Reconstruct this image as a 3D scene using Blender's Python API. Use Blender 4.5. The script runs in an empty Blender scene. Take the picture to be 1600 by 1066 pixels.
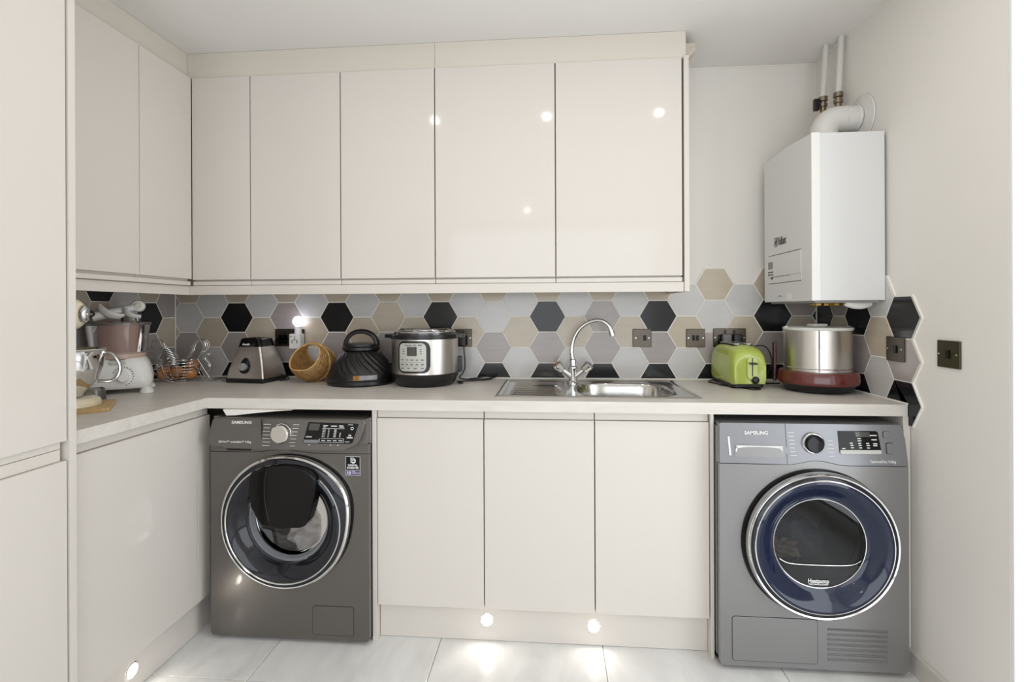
import bpy, bmesh, math, random
from mathutils import Vector, Matrix, noise
random.seed(7)
PI = math.pi
SC = bpy.context.scene
COL = SC.collection
CY = (1.897, -2.4117, 1.2209)
# ------------------------------------------------------------------ camera
W_, RH = 3.103, 2.3417            # room width, room height
cam_d = bpy.data.cameras.new('camera'); cam = bpy.data.objects.new('camera', cam_d); COL.objects.link(cam)
F_PX, HOR, YAW, ROLL = 791.13, 485.27, .0793, -.0043
cam_d.sensor_fit = 'HORIZONTAL'; cam_d.sensor_width = 36; cam_d.lens = F_PX * 36 / 1600
cam_d.shift_y = -(533 - HOR) / 1600
cam_d.clip_start = .02
_D = Vector((-math.sin(YAW), math.cos(YAW), 0)); _R = Vector((math.cos(YAW), math.sin(YAW), 0)); _U = Vector((0, 0, 1))
_R2 = _R * math.cos(ROLL) + _U * math.sin(ROLL); _U2 = -_R * math.sin(ROLL) + _U * math.cos(ROLL)
cam.matrix_world = Matrix.Translation(CY) @ Matrix((_R2, _U2, -_D)).transposed().to_4x4()
SC.camera = cam
# ------------------------------------------------------------------ view, world, light
SC.view_settings.view_transform = 'Standard'; SC.view_settings.look = 'None'
SC.view_settings.gamma = 1; SC.view_settings.use_curve_mapping = False
SC.view_settings.exposure = 0.0
SC.cycles.max_bounces = 10; SC.cycles.diffuse_bounces = 5; SC.cycles.glossy_bounces = 5
SC.cycles.transparent_max_bounces = 16; SC.cycles.sample_clamp_indirect = 6
wd = bpy.data.worlds.new('sky'); SC.world = wd; wd.use_nodes = True
wd.node_tree.nodes['Background'].inputs[0].default_value = (.86, .93, 1, 1)
wd.node_tree.nodes['Background'].inputs[1].default_value = 1.0

def area(name, loc, rot, sx, sy, power, col, shape='RECTANGLE', spread=PI):
    l = bpy.data.lights.new(name, 'AREA'); l.shape = shape; l.size = sx
    if shape in ('RECTANGLE', 'ELLIPSE'): l.size_y = sy
    l.energy = power; l.color = col; l.spread = spread
    o = bpy.data.objects.new(name, l); o.location = loc; o.rotation_euler = rot; COL.objects.link(o); return o
# daylight through the glazed garden doors behind the camera and through the side opening
area('garden_daylight', (1.9, -4.46, 1.15), (math.radians(90), 0, 0), 2.5, 2.1, 32, (.93, .965, 1))
area('side_daylight', (3.46, -1.72, 1.15), (math.radians(90), 0, math.radians(90)), 1.4, 2.0, 21, (.95, .975, 1))
SPOTS = [(1.226, -1.14), (1.87, -1.14), (2.495, -1.14), (1.63, -3.8)]
for i, (x, y) in enumerate(SPOTS):
    area('downlight_lamp', (x, y, RH - .022), (0, 0, 0), .036, .036, 1.5, (1, .955, .89), 'DISK')

# ------------------------------------------------------------------ materials
def lin(c):
    return tuple(((v / 255) / 12.92 if v / 255 <= .04045 else ((v / 255 + .055) / 1.055) ** 2.4) for v in c) + (1,)
MATS = {}
def mat(name, rgb, rough=.5, metal=0, coat=0, spec=.5, bump=0, bscale=40, var=0, vscale=6, stretch=(1, 1, 1), emit=None, estr=0, sheen=0, croug=.05):
    if name in MATS: return MATS[name]
    m = bpy.data.materials.new(name); m.use_nodes = True; nt = m.node_tree; p = nt.nodes['Principled BSDF']
    c = lin(rgb)
    p.inputs['Base Color'].default_value = c; p.inputs['Roughness'].default_value = rough; p.inputs['Metallic'].default_value = metal
    p.inputs['Coat Weight'].default_value = coat; p.inputs['Coat Roughness'].default_value = croug; p.inputs['Specular IOR Level'].default_value = spec
    if emit: p.inputs['Emission Color'].default_value = lin(emit); p.inputs['Emission Strength'].default_value = estr
    if bump or var:
        tc = nt.nodes.new('ShaderNodeTexCoord'); mp = nt.nodes.new('ShaderNodeMapping'); mp.inputs['Scale'].default_value = stretch
        nt.links.new(tc.outputs['Object'], mp.inputs[0])
    if bump:
        n = nt.nodes.new('ShaderNodeTexNoise'); n.inputs['Scale'].default_value = bscale; n.inputs['Detail'].default_value = 4
        b = nt.nodes.new('ShaderNodeBump'); b.inputs['Strength'].default_value = bump; b.inputs['Distance'].default_value = .002
        nt.links.new(mp.outputs[0], n.inputs['Vector']); nt.links.new(n.outputs['Fac'], b.inputs['Height']); nt.links.new(b.outputs[0], p.inputs['Normal'])
    if var:
        n = nt.nodes.new('ShaderNodeTexNoise'); n.inputs['Scale'].default_value = vscale; n.inputs['Detail'].default_value = 6; n.inputs['Roughness'].default_value = .6
        r = nt.nodes.new('ShaderNodeValToRGB'); r.color_ramp.elements[0].position = .3; r.color_ramp.elements[1].position = .7
        r.color_ramp.elements[0].color = tuple(v * (1 - var) for v in c[:3]) + (1,); r.color_ramp.elements[1].color = tuple(min(1, v * (1 + var)) for v in c[:3]) + (1,)
        nt.links.new(mp.outputs[0], n.inputs['Vector']); nt.links.new(n.outputs['Fac'], r.inputs[0]); nt.links.new(r.outputs[0], p.inputs['Base Color'])
    MATS[name] = m; return m
def glass(name, rgb, k=.35, rough=.02):
    """thin pane: tinted see-through with a fresnel gloss"""
    if name in MATS: return MATS[name]
    m = bpy.data.materials.new(name); m.use_nodes = True; nt = m.node_tree; nt.nodes.clear()
    o = nt.nodes.new('ShaderNodeOutputMaterial'); t = nt.nodes.new('ShaderNodeBsdfTransparent'); g = nt.nodes.new('ShaderNodeBsdfGlossy')
    d = nt.nodes.new('ShaderNodeBsdfDiffuse'); f = nt.nodes.new('ShaderNodeFresnel'); a = nt.nodes.new('ShaderNodeMixShader'); b = nt.nodes.new('ShaderNodeMixShader')
    t.inputs[0].default_value = lin(rgb); d.inputs[0].default_value = lin(rgb); g.inputs['Roughness'].default_value = rough; f.inputs[0].default_value = 1.5
    a.inputs[0].default_value = k
    nt.links.new(t.outputs[0], a.inputs[1]); nt.links.new(d.outputs[0], a.inputs[2])
    nt.links.new(f.outputs[0], b.inputs[0]); nt.links.new(a.outputs[0], b.inputs[1]); nt.links.new(g.outputs[0], b.inputs[2]); nt.links.new(b.outputs[0], o.inputs[0])
    MATS[name] = m; return m

M_wall = mat('wall_paint', (231, 227, 221), .75, bump=.08, bscale=60, var=.012, vscale=3)
M_ceil = mat('ceiling_paint', (232, 230, 227), .8, bump=.06, bscale=50)
M_gloss = mat('cream_gloss_lacquer', (214, 208, 201), .07, spec=.25)
M_carc = mat('cream_carcass_board', (213, 207, 199), .4)
M_filler = mat('cream_filler_board', (213, 206, 195), .4, var=.015, vscale=5, stretch=(.3, 1, 5))
M_white = mat('white_plastic', (232, 231, 227), .35)
M_gap = mat('dark_gap', (30, 27, 24), .8)
M_grout = mat('cream_grout', (238, 234, 226), .75)
M_fgrout = mat('floor_grout', (150, 146, 140), .8)
M_tblk = mat('black_glazed_tile', (30, 30, 32), .13, spec=.4, var=.05, vscale=14, stretch=(1, 1, 6))
M_tgrey = mat('light_grey_glazed_tile', (200, 198, 196), .2, coat=.15, var=.03, vscale=10, stretch=(1, 1, 5))
M_tbeige = mat('beige_glazed_tile', (190, 178, 159), .2, coat=.15, var=.05, vscale=10, stretch=(1, 1, 5))
M_tmauve = mat('taupe_glazed_tile', (165, 156, 153), .2, coat=.15, var=.05, vscale=10, stretch=(1, 1, 5))
TM = dict(b=M_tblk, g=M_tgrey, t=M_tbeige, m=M_tmauve)
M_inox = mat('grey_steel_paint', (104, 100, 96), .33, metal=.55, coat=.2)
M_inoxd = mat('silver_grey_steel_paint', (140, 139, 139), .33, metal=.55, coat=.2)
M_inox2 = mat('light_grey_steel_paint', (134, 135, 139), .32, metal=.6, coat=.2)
M_chrome = mat('chrome', (225, 225, 225), .08, metal=1)
M_satin = mat('brushed_steel', (212, 208, 202), .3, metal=1, bump=.05, bscale=30, stretch=(1, 1, 30))
M_sink = mat('sink_steel', (196, 194, 190), .17, metal=1, bump=.03, bscale=80)
M_black = mat('black_plastic', (22, 21, 22), .32)
M_blackg = mat('black_gloss_plastic', (11, 10, 11), .09, spec=.28)
M_rubber = mat('black_rubber', (26, 26, 26), .6)
M_nickel = mat('black_nickel', (92, 86, 78), .3, metal=1, bump=.03, bscale=20, stretch=(20, 1, 1))
M_print = mat('white_print', (228, 228, 226), .5)
M_printd = mat('dark_print', (60, 60, 60), .5)
M_cream = mat('cream_enamel', (226, 216, 186), .15, coat=.6)
M_lime = mat('lime_green_plastic', (172, 186, 84), .18, coat=.4)
M_burg = mat('burgundy_plastic', (98, 38, 34), .2, coat=.5, var=.15, vscale=9)
M_wick = mat('wicker', (204, 164, 106), .6, var=.3, vscale=60, bump=.4, bscale=120)
M_egg = mat('brown_egg_shell', (190, 128, 76), .5, var=.06, vscale=40)
M_wood = mat('oak_board', (196, 164, 112), .45, var=.12, vscale=8, stretch=(10, 1, 10))
M_brass = mat('brass', (196, 160, 92), .25, metal=1)
M_mauveglass = glass('smoky_pink_clear_plastic', (206, 178, 170), .42, .08)
M_clear = glass('clear_plastic', (225, 222, 216), .12, .05)
M_port = glass('porthole_glass', (214, 215, 220), .0, .02)
M_smoke = mat('smoked_door_glass', (26, 27, 34), .07, spec=.45)
M_blue = mat('blue_smoked_glass', (17, 27, 55), .08, spec=.5, coat=.15)
M_drum = mat('drum_steel', (120, 118, 114), .3, metal=1)
M_gasket = mat('grey_gasket_rubber', (128, 130, 134), .4)
M_cloth = mat('white_laundry', (238, 230, 218), .9, var=.12, vscale=14)
M_cloth2 = mat('navy_laundry', (30, 32, 44), .9, var=.2, vscale=14)
M_cloth3 = mat('brown_laundry', (104, 94, 80), .9, var=.2, vscale=14)
M_lens = mat('lamp_lens', (255, 252, 245), .4, emit=(255, 248, 235), estr=22)
M_plens = mat('plinth_lamp_lens', (255, 250, 240), .4, emit=(255, 246, 232), estr=30)
M_bulb = mat('lit_bulb', (255, 255, 255), .4, emit=(236, 232, 255), estr=5)
M_panel = mat('pale_grey_panel', (188, 188, 182), .35)
M_gold = mat('purple_sticker', (86, 66, 120), .4)
M_orange = mat('orange_sticker', (214, 150, 50), .4)
M_silver = mat('silver_sticker', (176, 174, 178), .3, metal=.4)
M_display = mat('dark_display', (66, 64, 62), .12, coat=.4)

def worktop_mat():
    m = bpy.data.materials.new('pale_stone_laminate'); m.use_nodes = True; nt = m.node_tree; p = nt.nodes['Principled BSDF']
    tc = nt.nodes.new('ShaderNodeTexCoord'); mp = nt.nodes.new('ShaderNodeMapping'); mp.inputs['Rotation'].default_value = (0, 0, .5); mp.inputs['Scale'].default_value = (2, 16, 10)
    n = nt.nodes.new('ShaderNodeTexNoise'); n.inputs['Scale'].default_value = 2.2; n.inputs['Detail'].default_value = 8; n.inputs['Roughness'].default_value = .62; n.inputs['Distortion'].default_value = .5
    r = nt.nodes.new('ShaderNodeValToRGB'); r.color_ramp.elements[0].position = .3; r.color_ramp.elements[1].position = .72
    r.color_ramp.elements[0].color = lin((206, 200, 192)); r.color_ramp.elements[1].color = lin((222, 217, 210))
    nt.links.new(tc.outputs['Object'], mp.inputs[0]); nt.links.new(mp.outputs[0], n.inputs[0]); nt.links.new(n.outputs['Fac'], r.inputs[0]); nt.links.new(r.outputs[0], p.inputs['Base Color'])
    p.inputs['Roughness'].default_value = .35
    return m
M_top = worktop_mat()
def floor_mat():
    m = bpy.data.materials.new('polished_white_porcelain'); m.use_nodes = True; nt = m.node_tree; p = nt.nodes['Principled BSDF']
    tc = nt.nodes.new('ShaderNodeTexCoord'); mp = nt.nodes.new('ShaderNodeMapping'); mp.inputs['Scale'].default_value = (3, 1.2, 1)
    n = nt.nodes.new('ShaderNodeTexNoise'); n.inputs['Scale'].default_value = 2.5; n.inputs['Detail'].default_value = 7; n.inputs['Distortion'].default_value = 1.2
    r = nt.nodes.new('ShaderNodeValToRGB'); r.color_ramp.elements[0].position = .3; r.color_ramp.elements[1].position = .7
    r.color_ramp.elements[0].color = lin((212, 211, 209)); r.color_ramp.elements[1].color = lin((230, 230, 228))
    nt.links.new(tc.outputs['Object'], mp.inputs[0]); nt.links.new(mp.outputs[0], n.inputs[0]); nt.links.new(n.outputs['Fac'], r.inputs[0]); nt.links.new(r.outputs[0], p.inputs['Base Color'])
    p.inputs['Roughness'].default_value = .16
    return m
M_floor = floor_mat()

# ------------------------------------------------------------------ helpers
def rootmat(o):
    while o.parent: o = o.parent
    return Matrix.LocRotScale(o.location, o.rotation_euler, None)
def obj(name, bm, m, parent=None, label=None, world=True, smooth=True, angle=35):
    if isinstance(bm, bmesh.types.BMesh):
        if parent and world: bm.transform(rootmat(parent).inverted())
        me = bpy.data.meshes.new(name); bmesh.ops.recalc_face_normals(bm, faces=bm.faces); bm.to_mesh(me); bm.free()
    else:
        me = bm
        if parent and world: me.transform(rootmat(parent).inverted())
    if m: me.materials.clear(); me.materials.append(m)
    if smooth:
        me.shade_smooth(); me.set_sharp_from_angle(angle=math.radians(angle))
    o = bpy.data.objects.new(name, me); COL.objects.link(o)
    if parent: o.parent = parent
    if smooth and angle == 35:
        w = o.modifiers.new('weighted', 'WEIGHTED_NORMAL'); w.keep_sharp = True; w.weight = 100
    if label: o['label'] = label
    return o
def tag(o, label, cat, group=None, kind=None):
    o['label'] = label
    if cat: o['category'] = cat
    if group: o['group'] = group
    if kind: o['kind'] = kind
    return o
def thing(name, label, cat, loc=(0, 0, 0), rz=0, group=None):
    o = bpy.data.objects.new(name, None); COL.objects.link(o); o.location = loc; o.rotation_euler = (0, 0, rz); o.empty_display_size = .05
    return tag(o, label, cat, group)
def struct(name, bm, m, label, **k):
    o = obj(name, bm, m, **k); o['kind'] = 'structure'; o['label'] = label; return o
def bevel_all(bm, off, seg=2, geom=None):
    bmesh.ops.bevel(bm, geom=geom or bm.edges[:], offset=off, segments=seg, profile=.5, affect='EDGES', clamp_overlap=True)
def box(x0, x1, y0, y1, z0, z1, bev=0, seg=2, bm=None):
    b = bmesh.new()
    v = [b.verts.new((x, y, z)) for x in (x0, x1) for y in (y0, y1) for z in (z0, z1)]
    for f in ((0, 1, 3, 2), (4, 6, 7, 5), (0, 4, 5, 1), (2, 3, 7, 6), (0, 2, 6, 4), (1, 5, 7, 3)): b.faces.new([v[i] for i in f])
    if bev: bevel_all(b, bev, seg)
    return merge(bm, b) if bm else b
def merge(a, b):
    me = bpy.data.meshes.new('t'); b.to_mesh(me); b.free(); a.from_mesh(me); bpy.data.meshes.remove(me); return a
def join(*bs):
    a = bs[0]
    for b in bs[1:]: merge(a, b)
    return a
def prism(pts, d0, d1, plane='xz', bev=0, seg=2, front_only=False):
    """polygon extruded from depth d0 (front) to d1"""
    b = bmesh.new()
    mk = {'xz': lambda p, d: (p[0], d, p[1]), 'xy': lambda p, d: (p[0], p[1], d), 'yz': lambda p, d: (d, p[0], p[1])}[plane]
    f0 = [b.verts.new(mk(p, d0)) for p in pts]; f1 = [b.verts.new(mk(p, d1)) for p in pts]
    b.faces.new(f0); b.faces.new(f1[::-1]); n = len(pts)
    for i in range(n): b.faces.new((f0[i], f0[(i + 1) % n], f1[(i + 1) % n], f1[i]))
    if bev:
        s = set(f0); g = [e for e in b.edges if e.verts[0] in s and e.verts[1] in s] if front_only else b.edges[:]
        bevel_all(b, bev, seg, g)
    return b
def rr(x0, x1, y0, y1, r, n=6):
    P = []
    for cx, cy, a in ((x1 - r, y1 - r, 0), (x0 + r, y1 - r, 90), (x0 + r, y0 + r, 180), (x1 - r, y0 + r, 270)):
        for i in range(n + 1):
            t = math.radians(a + 90 * i / n); P.append((cx + r * math.cos(t), cy + r * math.sin(t)))
    return P
def circ(cx, cy, r, n=48): return [(cx + r * math.cos(2 * PI * i / n), cy + r * math.sin(2 * PI * i / n)) for i in range(n)]
def lathe(prof, n=48, c=(0, 0, 0), axis='z', rf=None, close=False):
    """prof: (r, h) list; axis z: h up. axis y: h along y. rf(theta, r, h)->r"""
    b = bmesh.new(); rings = []
    for r, h in prof:
        if r < 1e-6:
            p = (0, 0, h) if axis == 'z' else (0, h, 0) if axis == 'y' else (h, 0, 0)
            rings.append([b.verts.new(Vector(c) + Vector(p))]); continue
        R = []
        for i in range(n):
            t = 2 * PI * i / n; q = rf(t, r, h) if rf else r
            a, d = q * math.cos(t), q * math.sin(t)
            p = (a, d, h) if axis == 'z' else (a, h, d) if axis == 'y' else (h, a, d)
            R.append(b.verts.new(Vector(c) + Vector(p)))
        rings.append(R)
    if close: rings.append(rings[0])
    for A, B in zip(rings, rings[1:]):
        if len(A) == 1 and len(B) == 1: continue
        for i in range(n):
            j = (i + 1) % n
            if len(A) == 1: b.faces.new((A[0], B[i], B[j]))
            elif len(B) == 1: b.faces.new((A[i], A[j], B[0]))
            else: b.faces.new((A[i], A[j], B[j], B[i]))
    return b
def loft(secs, cap=True):
    """secs: list of lists of 3-D points, equal counts"""
    b = bmesh.new(); rings = [[b.verts.new(p) for p in s] for s in secs]; n = len(secs[0])
    for A, B in zip(rings, rings[1:]):
        for i in range(n): b.faces.new((A[i], A[(i + 1) % n], B[(i + 1) % n], B[i]))
    if cap: b.faces.new(rings[0][::-1]); b.faces.new(rings[-1])
    return b
def smooth_path(pts, k=6, closed=False):
    P = [Vector(p) for p in pts]; n = len(P); out = []
    rng = range(n) if closed else range(n - 1)
    for i in rng:
        if closed: a, b, c, d = P[(i - 1) % n], P[i], P[(i + 1) % n], P[(i + 2) % n]
        else: a, b, c, d = P[max(i - 1, 0)], P[i], P[i + 1], P[min(i + 2, n - 1)]
        for j in range(k):
            t = j / k; out.append(.5 * ((2 * b) + (c - a) * t + (2 * a - 5 * b + 4 * c - d) * t * t + (3 * b - a - 3 * c + d) * t ** 3))
    if not closed: out.append(P[-1])
    return out
def tube(pts, r, n=8, closed=False, k=6, bm=None, flat=1, sm=True):
    P = smooth_path(pts, k, closed) if (sm and len(pts) > 2) else [Vector(p) for p in pts]
    m = len(P); b = bmesh.new(); rings = []
    prev = None
    for i in range(m):
        t = (P[(i + 1) % m] - P[i - 1]) if closed else (P[min(i + 1, m - 1)] - P[max(i - 1, 0)])
        if t.length < 1e-9: t = Vector((0, 0, 1))
        t.normalize()
        if prev is None: prev = t.orthogonal().normalized() if abs(t.z) > .9 else Vector((0, 0, 1))
        u = (prev - t * prev.dot(t))
        if u.length < 1e-6: u = t.orthogonal()
        u.normalize(); prev = u; v = t.cross(u)
        q = r(i / (m - 1)) if callable(r) else r
        rings.append([b.verts.new(P[i] + (u * math.cos(2 * PI * j / n) + v * math.sin(2 * PI * j / n) * flat) * q) for j in range(n)])
    pr = list(zip(rings, rings[1:])) + ([(rings[-1], rings[0])] if closed else [])
    for A, B in pr:
        for j in range(n): b.faces.new((A[j], A[(j + 1) % n], B[(j + 1) % n], B[j]))
    if not closed: b.faces.new(rings[0][::-1]); b.faces.new(rings[-1])
    return merge(bm, b) if bm else b
def blob(c, s, amp=.2, f=3, sub=4, seed=0):
    b = bmesh.new(); bmesh.ops.create_icosphere(b, subdivisions=sub, radius=1)
    for v in b.verts:
        k = 1 + amp * noise.noise(v.co * f + Vector((seed, 0, 0))) + amp * .5 * noise.noise(v.co * f * 2.6 + Vector((0, seed, 0)))
        v.co = Vector((c[0] + v.co.x * s[0] * k, c[1] + v.co.y * s[1] * k, c[2] + v.co.z * s[2] * k))
    return b
def plate(outer, c, rad, y0, y1, n=96):
    """plate in the xz plane with outline 'outer' (star shaped about c) and a hole rad(theta)"""
    def hit(t):
        d = Vector((math.cos(t), math.sin(t))); best = None; m = len(outer)
        for i in range(m):
            p = Vector(outer[i]) - Vector(c); q = Vector(outer[(i + 1) % m]) - Vector(c); e = q - p
            den = d.x * e.y - d.y * e.x
            if abs(den) < 1e-12: continue
            s = (p.x * e.y - p.y * e.x) / den; u = (p.x * d.y - p.y * d.x) / den
            if s > 0 and -1e-9 <= u <= 1 + 1e-9 and (best is None or s < best): best = s
        return best
    th = sorted(set([2 * PI * i / n for i in range(n)] + [math.atan2(p[1] - c[1], p[0] - c[0]) % (2 * PI) for p in outer]))
    th = [t for i, t in enumerate(th) if i == 0 or t - th[i - 1] > 1e-5]
    b = bmesh.new(); R = []
    for y in (y0, y1):
        o = []; q = []
        for t in th:
            h = hit(t); o.append(b.verts.new((c[0] + h * math.cos(t), y, c[1] + h * math.sin(t))))
            r = rad(t) if callable(rad) else rad
            q.append(b.verts.new((c[0] + r * math.cos(t), y, c[1] + r * math.sin(t))))
        R.append((o, q))
    m = len(th); (o0, q0), (o1, q1) = R
    for i in range(m):
        j = (i + 1) % m
        b.faces.new((o0[i], o0[j], q0[j], q0[i])); b.faces.new((o1[j], o1[i], q1[i], q1[j]))
        b.faces.new((o0[j], o0[i], o1[i], o1[j])); b.faces.new((q0[i], q0[j], q1[j], q1[i]))
    return b
def text(name, s, size, loc, xd, nd, m, parent, extrude=.0003, align='LEFT', world=True, bold=0, shear=0, label=None, sx=1):
    cu = bpy.data.curves.new('t', 'FONT'); cu.body = s; cu.size = size; cu.extrude = extrude; cu.align_x = align; cu.offset = bold; cu.shear = shear; cu.resolution_u = 3
    t = bpy.data.objects.new('t', cu); me = bpy.data.meshes.new_from_object(t); bpy.data.objects.remove(t); bpy.data.curves.remove(cu)
    x = Vector(xd).normalized(); nn = Vector(nd).normalized(); up = nn.cross(x)
    me.transform(Matrix.Translation(loc) @ Matrix((x, up, nn)).transposed().to_4x4() @ Matrix.Diagonal((sx, 1, 1, 1)))
    return obj(name, me, m, parent, world=world, smooth=False, label=label)
XP, NY = (1, 0, 0), (0, -1, 0)

# ------------------------------------------------------------------ room shell
HT = .8966; UT = .857                       # worktop top and underside
fl = struct('floor', box(-.15, 3.7, -4.6, .15, -.06, -.004), M_fgrout, 'grout bed of the polished white floor')
tile_me = None
for i in range(-2, 6):
    for j in range(8):
        x0 = .886 - .594 + (i) * .594; y1 = -.812 + .594 * 2 - .594 * j
        xa, xb = max(x0 + .0012, 0), min(x0 + .5928, 3.55); ya, yb = max(y1 - .5928, -4.5), min(y1 - .0012, 0)
        if xb - xa < .02 or yb - ya < .02: continue
        b = box(xa, xb, ya, yb, -.01, 0, .0008, 1); obj('tile', b, M_floor, fl, smooth=False)
wall_b = struct('wall_back', box(-.15, W_ + .15, 0, .15, 0, RH), M_wall, 'cream back wall behind the cabinets', smooth=False)
wall_l = struct('wall_left', box(-.15, 0, -4.5, 0, 0, RH), M_wall, 'cream left wall behind the corner cabinets', smooth=False)
JY, JY2 = -.9705, -2.45
b = box(W_, W_ + .15, JY, 0, 0, RH); box(W_, W_ + .34, -4.5, JY2, 0, RH, bm=b); box(W_, W_ + .34, JY2, JY, 2.22, RH, bm=b); box(W_ + .1, W_ + .34, JY, JY + .12, 0, RH, bm=b)
wall_r = struct('wall_right', b, M_wall, 'cream right wall ending at a bright opening', smooth=False)
M_rev = mat('white_reveal_paint', (236, 237, 238), .6, bump=.1, bscale=50)
struct('trim_1', box(W_ + .001, W_ + .34, JY - .012, JY, 0, 2.22, .002, 1), M_rev, 'white painted reveal at the right edge of the photo')
b = box(-.15, .6, -4.65, -4.5, 0, RH); box(3.2, 3.6, -4.65, -4.5, 0, RH, bm=b); box(.6, 3.2, -4.65, -4.5, 2.25, RH, bm=b)
struct('wall_front', b, M_wall, 'wall with garden doors behind the camera', smooth=False)
b = box(.6, .66, -4.58, -4.52, 0, 2.25)
for x in (1.86, 3.14): box(x, x + .06, -4.58, -4.52, 0, 2.25, bm=b)
box(.6, 3.2, -4.58, -4.52, 2.19, 2.25, bm=b); box(.6, 3.2, -4.58, -4.52, 0, .07, bm=b)
struct('window_1', b, M_white, 'white frame of the garden doors behind the camera', smooth=False)
b = box(W_ + .40, W_ + .46, JY2, JY2 + .06, 0, 2.22); box(W_ + .40, W_ + .46, JY - .06, JY + .1, 0, 2.22, bm=b); box(W_ + .40, W_ + .46, JY2, JY, 2.16, 2.22, bm=b); box(W_ + .40, W_ + .46, JY2, JY, 0, .06, bm=b)
struct('window_2', b, M_white, 'white frame of the side opening', smooth=False)
ceil = struct('ceiling', box(-.15, 3.6, -4.65, .15, RH, RH + .12), M_ceil, 'off-white plaster ceiling', smooth=False)
# skirting on the right wall, beyond the dryer
b = prism([(W_, 0), (W_, .0775), (W_ - .006, .0775), (W_ - .012, .07), (W_ - .012, 0)], -.602, JY, 'xz')
struct('baseboard_right', b, mat('skirting_stone', (206, 202, 194), .35), 'pale skirting along the right wall beside the tumble dryer')
# hairline bead where the walls meet the ceiling
b = tube([(W_ - .002, -.01, RH - .002), (W_ - .002, JY, RH - .002)], .003, 6, sm=False)
tube([(2.44, -.002, RH - .002), (W_, -.002, RH - .002)], .003, 6, sm=False, bm=b)
struct('trim_2', b, M_grout, 'filler bead along the ceiling edge')

# ------------------------------------------------------------------ hexagonal wall tiles
CPX, CPZ, HXW, Z0 = .12855, .1465, .08555, 1.1915
def hexa(u, z, g=0):
    w = HXW - g * 1.155; s = w * .5; h = CPZ / 2 - g
    return [(u + w, z), (u + s, z + h), (u - s, z + h), (u - w, z), (u - s, z - h), (u + s, z - h)]
def clip(P, u0, u1, z0, z1):
    for ax, v, sg in ((0, u0, 1), (0, u1, -1), (1, z0, 1), (1, z1, -1)):
        Q = []
        for i in range(len(P)):
            a, b = P[i - 1], P[i]; da, db = (a[ax] - v) * sg, (b[ax] - v) * sg
            if (da >= 0) != (db >= 0):
                t = da / (da - db); Q.append((a[0] + (b[0] - a[0]) * t, a[1] + (b[1] - a[1]) * t))
            if db >= 0: Q.append(b)
        P = Q
        if len(P) < 3: return []
    return P
def area2(P): return abs(sum(P[i - 1][0] * P[i][1] - P[i][0] * P[i - 1][1] for i in range(len(P)))) / 2
def tile_wall(parent, cells, lim, mp, grout_name):
    gb = bmesh.new(); cnt = 0
    for u, z, c in cells:
        P = clip(hexa(u, z, .0023), *lim); G = clip(hexa(u, z, -.0035), *lim); K = clip(hexa(u, z, 0), *lim)
        if len(K) > 2: gb.faces.new([gb.verts.new(mp(p, .0074)) for p in K])
        cnt += 1; dd = .0050 + .00023 * (cnt % 9)
        if len(G) > 2:
            f = [gb.verts.new(mp(p, dd)) for p in G]; k = [gb.verts.new(mp(p, 0)) for p in G]; gb.faces.new(f)
            for i in range(len(G)): gb.faces.new((f[i - 1], f[i], k[i], k[i - 1]))
        if len(P) < 3 or area2(P) < 2e-5: continue
        Q = [(p[0], p[1]) for p in P]; t = bmesh.new(); m = len(Q)
        cx = sum(p[0] for p in Q) / m; cz = sum(p[1] for p in Q) / m
        def ins(p, d):
            l = math.hypot(p[0] - cx, p[1] - cz); k = max(0, 1 - d / max(l, 1e-6)); return (cx + (p[0] - cx) * k, cz + (p[1] - cz) * k)
        r0 = [t.verts.new(mp(p, .001)) for p in Q]; r1 = [t.verts.new(mp(p, .0078)) for p in Q]; r2 = [t.verts.new(mp(ins(p, .0012), .0085)) for p in Q]
        for i in range(m): t.faces.new((r0[i - 1], r0[i], r1[i], r1[i - 1])); t.faces.new((r1[i - 1], r1[i], r2[i], r2[i - 1]))
        t.faces.new(r2)
        obj('tile', t, TM[c], parent, smooth=False)
    o = obj('grout', gb, M_grout, parent, smooth=False); o['kind'] = 'stuff'
# colour of every tile, read column by column.  A columns: rows k=-1..2 ; B columns: k=-.5,.5,1.5
colsA = {-2: 'tgmb', 0: 'tbmb', 2: 'tmmb', 4: 'tbmb', 6: 'ttmb', 8: 'tbmb', 10: 'tgmb', 12: 'tbmb', 14: 'tmmb', 16: 'tbmb', 18: 'tgmb', 20: 'tbmb', 22: 'bbmb'}
colsB = {-3: 'mtg', -1: 'gtg', 1: 'gtg', 3: 'gtg', 5: 'gtg', 7: 'gtg', 9: 'gtg', 11: 'gtg', 13: 'gtg', 15: 'gtg', 17: 'gtg', 19: 'gtm', 21: 'mtg'}
cells = []
for c, s in colsA.items():
    for k, ch in zip((-1, 0, 1, 2), s): cells.append((.3316 + c * CPX, Z0 - k * CPZ, ch))
for c, s in colsB.items():
    for k, ch in zip((-.5, .5, 1.5), s): cells.append((.3316 + c * CPX, Z0 - k * CPZ, ch))
tile_wall(wall_b, cells, (.0085, W_ - .0085, HT + .001, 1.5), lambda p, d: (p[0], -d, p[1]), 'grout')
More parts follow.
